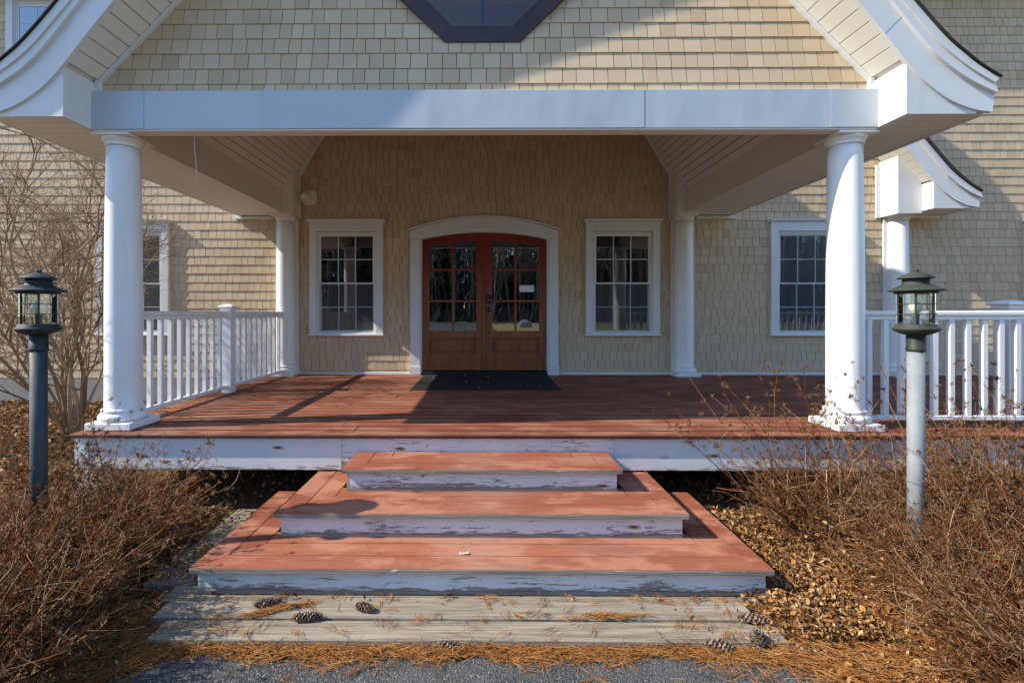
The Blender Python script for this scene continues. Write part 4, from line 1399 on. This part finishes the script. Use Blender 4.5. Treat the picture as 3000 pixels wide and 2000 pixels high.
# bare multi-stemmed bush against the left wall
def bare_bush(x, y, label):
    z = gh(x, y) - .02
    t = thing('bare_bush', (x, y, z), label, 'bush')
    n = 17
    a = np.linspace(0, 2 * math.pi, n, endpoint=False) + rng.normal(0, .25, n)
    tl = rng.uniform(.12, .85, n); tl[:6] = (.05, .10, .14, .2, .28, .34)
    bs = np.stack([x + .07 * np.cos(a), y + .05 * np.sin(a), np.full(n, z)], 1)
    dd = np.stack([np.cos(a) * np.sin(tl) * 1.1, np.sin(a) * np.sin(tl) * .55, np.cos(tl)], 1)
    ln = np.where(tl < .36, rng.uniform(2.8, 3.6, n), rng.uniform(1.8, 2.9, n))
    P = grow(bs, dd, ln, 16, -.015, .075)
    def keep(P):
        lim = np.where(P[:, :, 2] > 2.75, -3.85, -3.02)
        P[:, :, 0] = np.minimum(P[:, :, 0], lim); P[:, :, 1] = np.minimum(P[:, :, 1], WALL - .08); return P
    P = keep(P)
    r0 = rng.uniform(.012, .021, n); r0[:3] = .026
    for i in range(n):
        m = MB(); m.tube([tuple(p) for p in P[i]], list(r0[i] * np.linspace(1, .18, 16)), 7); m.build('stem', 'bark', t)
    def lvl(P, cnt, l0, l1, r, k, spread, t0=.18):
        m = len(P) * cnt
        idx = np.repeat(np.arange(len(P)), cnt); tt = rng.uniform(t0, .98, m)
        p, tg = along(P, idx, tt)
        d2 = tg + rng.normal(0, spread, (m, 3)) * np.array([1, .7, .7]) + np.array([0, -.05, .12])
        Q = grow(p, d2, rng.uniform(l0, l1, m) * (1.15 - .5 * tt), k, -.01, .11)
        Q = keep(Q)
        return Q, rng.uniform(r * .7, r * 1.2, m)[:, None] * np.linspace(1, .35, k)[None]
    Q, rq = lvl(P, 13, .6, 1.4, .0085, 10, .75)
    nb = NB(); nb.add(*tubes(Q, rq, 5)); props(nb.build('branches', 'bark', t), kind='stuff')
    Q2, r2 = lvl(Q, 7, .25, .65, .0036, 7, .65)
    Q3, r3 = lvl(Q2, 3, .10, .28, .0020, 5, .6)
    nb = NB(); nb.add(*tubes(Q2, r2, 4)); nb.add(*tubes(Q3, r3, 3)); props(nb.build('twigs', 'bark', t), kind='stuff')
bare_bush(-4.62, 5.35, 'large bare multi-stemmed bush against the sunlit left wall')

# ================================================================== litter
def leaves(n, xf, name, label, sz=(.009, .027)):
    pts = xf(n); n = len(pts)
    s = rng.uniform(sz[0], sz[1], n) * np.clip(.55 + .25 * (pts[:, 1] - 1.5), .55, 1.1)
    az = rng.uniform(0, 2 * math.pi, n); ti = rng.normal(0, .6, n); ro = rng.normal(0, .6, n)
    u = np.stack([np.cos(az) * np.cos(ti), np.sin(az) * np.cos(ti), np.sin(ti)], 1)
    v = np.stack([-np.sin(az) * np.cos(ro), np.cos(az) * np.cos(ro), np.sin(ro)], 1)
    nn = norm(np.cross(u, v))
    cu = rng.uniform(-.2, .9, n)[:, None] * s[:, None]
    c = pts
    w = (s * rng.uniform(.22, .7, n))[:, None]; l = s[:, None]
    V = np.stack([c - u * l, c - u * l * .25 + v * w * .9 + nn * cu, c - u * l * .25 - v * w * .9 + nn * cu,
                  c + u * l * .35 + v * w + nn * cu * .6, c + u * l * .35 - v * w + nn * cu * .6, c + u * l + nn * cu * .4, c, c], 1)
    V = V[:, [0, 1, 3, 5, 4, 2, 6, 7]]
    V[:, 6] = c - u * l * .25; V[:, 7] = c + u * l * .35
    # 0 tip,1 l-side,2 r-side(l),3 tip2,4,5, midrib 6,7
    q = np.array([[0, 6, 1, 0], [6, 7, 2, 1], [7, 3, 2, 7], [0, 5, 6, 0], [5, 4, 7, 6], [4, 3, 7, 4]])
    q = np.array([[6, 7, 2, 1], [5, 4, 7, 6]])
    f = (np.arange(n) * 8)[:, None, None] + q[None]
    tri = np.array([[0, 6, 1], [7, 3, 2], [0, 5, 6], [4, 3, 7]])
    ft = (np.arange(n) * 8)[:, None, None] + tri[None]
    me = bpy.data.meshes.new(name)
    vv = V.reshape(-1, 3).astype(np.float32)
    fq = f.reshape(-1, 4); fr3 = ft.reshape(-1, 3)
    loops = np.concatenate([fq.ravel(), fr3.ravel()]).astype(np.int32)
    starts = np.concatenate([np.arange(len(fq)) * 4, len(fq) * 4 + np.arange(len(fr3)) * 3]).astype(np.int32)
    me.vertices.add(len(vv)); me.vertices.foreach_set('co', vv.ravel())
    me.loops.add(len(loops)); me.loops.foreach_set('vertex_index', loops)
    me.polygons.add(len(starts)); me.polygons.foreach_set('loop_start', starts)
    me.update(calc_edges=True)
    o = link_mesh(name, me, 'leaf')
    return props(o, label, 'leaves', None, 'stuff')

def pts_bed(n):
    x = rng.uniform(-1, 1, n); out = []
    for i in range(n):
        r = rng.random()
        if r < .42:      # right front bed
            px, py = rng.uniform(1.5, 3.9), rng.uniform(1.5, 3.5)
            if rng.random() < .42: px, py = rng.normal(1.78, .22), rng.normal(2.55, .42)
        elif r < .62:    # left front bed
            px, py = rng.uniform(-3.9, -1.5), rng.uniform(1.5, 3.5)
        elif r < .93:    # left rear
            px, py = rng.uniform(-7.0, -3.12), rng.uniform(2.9, 6.85)
        else:
            px, py = rng.uniform(-3.0, 3.0), rng.uniform(3.0, 4.2)
        if py < asph_edge(px) - .05 and rng.random() > .03: continue
        if abs(px) < 1.87 and 2.16 < py < 3.6 and not (abs(px) > 1.56 and py > 2.6 and rng.random() < (.75 if py < 3.0 or px > 1.68 else .12)) and not (px > 1.30 and py < 2.6): continue
        zz = gh(px, py)
        if 1.30 < abs(px) < 1.86 and 2.16 < py < 3.6: zz = .107
        if py < asph_edge(px): zz = ASPH
        hz = rng.uniform(.05, .30) if (rng.random() < .05 and abs(px) > 2.0 and py < 3.4) else 0
        out.append((px, py, zz + .006 + abs(rng.normal(0, .016)) + hz))
    return np.array(out)
leaves(46000, pts_bed, 'leaf_litter', 'brown fallen leaves covering the beds around the shrubs')
def pts_step(n):
    out = []
    for i in range(n):
        k = rng.integers(0, 3)
        if k == 0: out.append((rng.uniform(-1.5, 1.4), rng.normal(2.47, .03), .112))
        elif k == 1: out.append((rng.uniform(.8, 1.9), rng.uniform(2.15, 2.5), .115))
        else: out.append((rng.uniform(-.9, 1.0), rng.uniform(5.6, 6.8), DECK + .016))
    return np.array(out)
leaves(90, pts_step, 'scattered_leaves', 'few dry leaf scraps on the landing and door mat', (.010, .024))

def needles(name, label, pts, az, l0=.05, l1=.11, r=.0010, tilt=.12):
    n = len(pts)
    d = np.stack([np.cos(az), np.sin(az), rng.normal(0, tilt, n)], 1)
    L = rng.uniform(l0, l1, n)
    P = grow(pts - norm(d) * (L / 2)[:, None], d, L, 4, .0, .09)
    zmin = pts[:, 2] - .004
    P[:, :, 2] = np.maximum(P[:, :, 2], zmin[:, None])
    nb = NB(); nb.add(*tubes(P, np.full((n, 4), r) * np.array([1, 1, .9, .5])[None], 3))
    return props(nb.build(name, 'needle'), label, 'pine needles', None, 'stuff')
n = 6500
x = rng.uniform(-1.85, 1.85, n)
dep = .018 + .022 * np.sin(3.1 * x + .5) ** 2 + .020 * np.sin(7.7 * x) ** 2
e = np.array([max(asph_edge(v), 0) for v in x])
yy = e + .045 - np.abs(rng.normal(0, 1, n)) * dep
zz = ASPH + .004 + np.abs(rng.normal(0, .012, n)) * np.clip(1.2 - (e + .04 - yy) / .12, .1, 1)
needles('needle_drift', 'drift of orange pine needles between the asphalt and the timber landing', np.stack([x, yy, zz], 1), np.where(rng.random(n) < .6, rng.normal(0, .45, n), rng.uniform(0, 6.28, n)), .05, .115, .0011)
# loose bundles on the landing, asphalt and right bed
cl = []; azl = []
for i in range(170):
    r = rng.random()
    if r < .62: c = (rng.uniform(-1.5, 1.3), rng.uniform(2.18, 2.50), .112)
    elif r < .8: c = (rng.uniform(1.1, 1.9), rng.uniform(1.95, 2.4), .115)
    else: c = (rng.uniform(-1.3, 1.5), rng.uniform(1.9, 2.1), ASPH + .006)
    m = rng.integers(2, 9); a0 = rng.uniform(0, 6.28)
    for j in range(m):
        cl.append((c[0] + rng.normal(0, .012), c[1] + rng.normal(0, .008), c[2] + abs(rng.normal(0, .004)))); azl.append(a0 + rng.normal(0, .28))
needles('scattered_needles', 'loose orange pine needle bundles scattered over the grey timbers', np.array(cl), np.array(azl), .04, .09, .0010, .06)
n = 3200
x = rng.normal(1.70, .26, n); y_ = rng.normal(2.22, .30, n)
needles('needle_patch', 'patch of orange pine needles on the right bed near the cones', np.stack([x, y_, np.array([max(gh(a, b), ASPH) for a, b in zip(x, y_)]) + .02 + np.abs(rng.normal(0, .012, n))], 1), rng.normal(-.6, .6, n), .05, .11, .0011)

n = 2200
x = rng.normal(-1.72, .26, n); y_ = rng.normal(2.08, .22, n)
ok = y_ > np.array([asph_edge(a) - .04 for a in x])
x, y_ = x[ok], y_[ok]
needles('needle_patch', 'patch of orange pine needles under the shrubs at the left end of the landing', np.stack([x, y_, np.array([max(gh(a, b), ASPH) for a, b in zip(x, y_)]) + .012 + np.abs(rng.normal(0, .010, len(x)))], 1), rng.normal(.5, .6, len(x)), .05, .11, .0011)
# small drifts caught on the upper timber
for (cx_, cy_, az_, m_, lb_) in ((-1.0, 2.36, .35, 260, 'small drift of orange needles under the leftmost cone on the landing'), (.62, 2.315, .05, 160, 'small drift of orange needles along the joint of the timbers at right')):
    x = rng.normal(cx_, .085, m_); y_ = cy_ + (x - cx_) * math.tan(az_) + rng.normal(0, .009, m_)
    needles('needle_clump', lb_, np.stack([x, y_, .112 + np.abs(rng.normal(0, .006, m_))], 1), az_ + rng.normal(0, .25, m_), .04, .09, .0011, .05)
# pine cones
def cone(x, y, z, az, label, L=.135, rr=.026, tip=0):
    t = thing('pine_cone', (x, y, z), label, 'pine cone', 'fallen pine cones')
    Mx = Matrix.Translation((x, y, z)) @ Matrix.Rotation(az, 4, 'Z') @ Matrix.Rotation(tip, 4, 'Y')
    core = MB(); n = 10
    prof = [(.004, -.5), (.45, -.42), (.6, -.2), (.55, .1), (.4, .35), (.05, .5)]
    vs = []; fs = []
    for r, s in prof:
        for i in range(n):
            a = 2 * math.pi * i / n
            vs.append(tuple(Mx @ Vector((s * L, r * rr * math.cos(a), r * rr * math.sin(a)))))
    for k in range(len(prof) - 1):
        for i in range(n):
            fs.append((k * n + i, k * n + (i + 1) % n, (k + 1) * n + (i + 1) % n, (k + 1) * n + i))
    core.add(vs, fs, True); core.build('core', 'cone_core', t)
    sc = MB(); ga = 2.39996
    N = 78
    for i in range(N):
        s = -.46 + .93 * i / N
        prf = max(.25, 1 - abs(s * 1.75 + .12) ** 2.2)
        a = i * ga
        o = Vector((s * L, .35 * rr * math.cos(a), .35 * rr * math.sin(a)))
        out = Vector((.55, math.cos(a), math.sin(a))).normalized()
        side = Vector((0, -math.sin(a), math.cos(a)))
        ln = rr * prf * random.uniform(.85, 1.1); wd = rr * .42 * prf
        up = Vector((.8, 0, 0)) * .0045
        pts = [o - side * wd * .4, o + side * wd * .4, o + out * ln + side * wd, o + out * ln * 1.12 + up, o + out * ln - side * wd]
        pts2 = [p + Vector((.0028, 0, 0)) for p in pts]
        v = [tuple(Mx @ p) for p in pts + pts2]
        sc.add(v, [(0, 1, 2, 3, 4), (9, 8, 7, 6, 5), (1, 2, 7, 6), (2, 3, 8, 7), (3, 4, 9, 8), (4, 0, 5, 9)])
    sc.build('scales', 'cone', t)
def cone_px(px, py, z, az, label, L=.135, tip=0, rr=.024):
    rr *= .74; z -= .008
    Y = (EYE - z) * 1400 / (py - 916)
    X = (px - 1425) / 1400 * Y + .03
    cone(X, Y, z, R(az), label, L, rr, tip)
cone_px(784, 1768, .128, 18, 'pine cone lying on a drift of needles at the left end of the landing', .14)
cone_px(899, 1808, .128, 8, 'pine cone with its tip to the left on the upper grey timber', .15)
cone_px(1067, 1780, .130, -22, 'short dark pine cone against the riser, left of centre on the landing', .12)
cone_px(1311, 1890, .078, -12, 'long pine cone in the needles below the front timber', .15)
cone_px(2205, 1808, .132, -10, 'pale pine cone at the right end of the landing', .15)
cone_px(2100, 1888, .085, -15, 'dark pine cone on the needles before the right end of the timbers', .14, 0, .030)
cone_px(2218, 1876, .105, 75, 'upright pale pine cone at the right corner of the front timber', .10, R(-55), .034)
cone_px(2363, 1900, .085, -28, 'dark pine cone at the right edge of the asphalt', .17)

# mossy flat stone on the left
mb = MB()
prof = [(.34, .0), (.38, .06), (.36, .11), (.27, .135), (.1, .145), (.002, .146)]
n = 18; vs = []; fs = []
for kk, (r, zq) in enumerate(prof):
    for i in range(n):
        a = 2 * math.pi * i / n
        rr = r * (1 + .12 * math.sin(2 * a + 1) + .06 * math.sin(5 * a))
        vs.append((-3.05 + rr * 1.3 * math.cos(a), 3.05 + rr * .6 * math.sin(a), .06 + zq))
for kk in range(len(prof) - 1):
    for i in range(n):
        fs.append((kk * n + i, kk * n + (i + 1) % n, (kk + 1) * n + (i + 1) % n, (kk + 1) * n + i))
mb.add(vs, fs, True)
props(mb.build('flat_stone', 'stone'), 'pale mossy flat stone behind the foot of the left lamp post', 'stone')

# ================================================================== beyond the camera: what the glass reflects
def far_tree(x, y, h, label):
    t = thing('bare_tree', (x, y, -.06), label, 'tree', 'bare trees across the lawn')
    P = grow(np.array([[x, y, -.1]]), np.array([[rng.normal(0, .05), rng.normal(0, .05), 1.0]]), np.array([h]), 9, 0, .03)
    m = MB(); m.tube([tuple(p) for p in P[0]], list(h * .011 * np.linspace(1, .2, 9)), 7); m.build('trunk', 'far_bark', t)
    nbr = 26
    idx = np.zeros(nbr, int); tt = rng.uniform(.28, .98, nbr)
    p, tg = along(P, idx, tt)
    Q = grow(p, tg * .7 + rng.normal(0, .6, (nbr, 3)), h * rng.uniform(.14, .3, nbr), 6, -.03, .09)
    nb = NB(); nb.add(*tubes(Q, np.full((nbr, 1), h * .0032) * np.linspace(1, .3, 6)[None], 4))
    m2 = nbr * 6; i2 = np.repeat(np.arange(nbr), 6)
    p, tg = along(Q, i2, rng.uniform(.2, 1, m2))
    Q2 = grow(p, tg + rng.normal(0, .6, (m2, 3)), h * rng.uniform(.05, .14, m2), 4, -.03, .1)
    nb.add(*tubes(Q2, np.full((m2, 1), h * .0014) * np.linspace(1, .5, 4)[None], 3))
    props(nb.build('crown', 'far_bark', t), kind='stuff')
for i in range(9):
    far_tree(-30 + 60 * i / 8 + rng.normal(0, 2), -62 - rng.uniform(0, 8), rng.uniform(15, 22), 'bare grey tree in front of the wood, seen only mirrored in the porch glass')
# the wood itself reads as one mass
n = 1500
bs = np.stack([rng.uniform(-80, 80, n), rng.uniform(-112, -70, n), np.full(n, -.1)], 1)
hh = rng.uniform(15, 27, n)
P = grow(bs, np.stack([rng.normal(0, .05, n), rng.normal(0, .05, n), np.ones(n)], 1), hh, 7, 0, .02)
nb = NB(); nb.add(*tubes(P, (hh * .0085)[:, None] * np.linspace(1, .25, 7)[None], 4))
m = n * 16
idx = np.repeat(np.arange(n), 16)
p, tg = along(P, idx, rng.uniform(.25, 1, m))
Q = grow(p, tg * .8 + rng.normal(0, .55, (m, 3)), rng.uniform(2, 5.5, m), 4, -.03, .1)
nb.add(*tubes(Q, np.full((m, 1), .06) * np.linspace(1, .3, 4)[None], 3))
m = 9000
bs = np.stack([rng.uniform(-80, 80, m), rng.uniform(-112, -66, m), np.full(m, -.1)], 1)
Q = grow(bs, np.stack([rng.normal(0, .5, m), rng.normal(0, .5, m), np.ones(m)], 1), rng.uniform(1.2, 4, m), 4, 0, .12)
nb.add(*tubes(Q, np.full((m, 1), .05) * np.linspace(1, .3, 4)[None], 3))
props(nb.build('bare_woodland', 'far_bark'), 'bare grey woodland beyond the drive, mirrored in the glass', 'wood', None, 'stuff')
nb = NB()
for i in range(75):
    x, y, h = rng.uniform(-75, 75), rng.uniform(-114, -76), rng.uniform(9, 24)
    n = 420
    u = rng.uniform(.05, 1, n); a = rng.uniform(0, 6.28, n); rr = h * .2 * (1 - u) ** .8 * rng.uniform(.3, 1, n)
    c = np.stack([x + rr * np.cos(a), y + rr * np.sin(a), u * h], 1)
    o = np.stack([np.cos(a), np.sin(a), np.full(n, -.25)], 1); sd = np.stack([-np.sin(a), np.cos(a), rng.normal(0, .4, n)], 1)
    q = (h * .045 * rng.uniform(.6, 1.3, n))[:, None]
    V = np.stack([c - sd * q, c - o * q, c + sd * q, c + o * q * 1.6], 1).reshape(-1, 3)
    nb.add(V, np.arange(n * 4).reshape(-1, 4))
props(nb.build('conifer_woodland', 'conifer', None, False), 'dark conifers standing among the bare woodland, mirrored in the glass', 'wood', None, 'stuff')
mb = MB()
prof = [(.75, -.1), (.8, .2), (.65, .5), (.35, .72), (.003, .78)]
vs = []; fs = []
for (r, zq) in prof:
    for i in range(14):
        a = 2 * math.pi * i / 14; q = r * (1 + .15 * math.sin(3 * a) + .08 * math.sin(7 * a + zq))
        vs.append((4.4 + q * math.cos(a), -40.0 + q * .7 * math.sin(a), zq))
for kk in range(len(prof) - 1):
    for i in range(14):
        fs.append((kk * 14 + i, kk * 14 + (i + 1) % 14, (kk + 1) * 14 + (i + 1) % 14, (kk + 1) * 14 + i))
mb.add(vs, fs, True)
props(mb.build('boulder', 'boulder'), 'grey boulder on the lawn mirrored in the right door leaf', 'boulder')
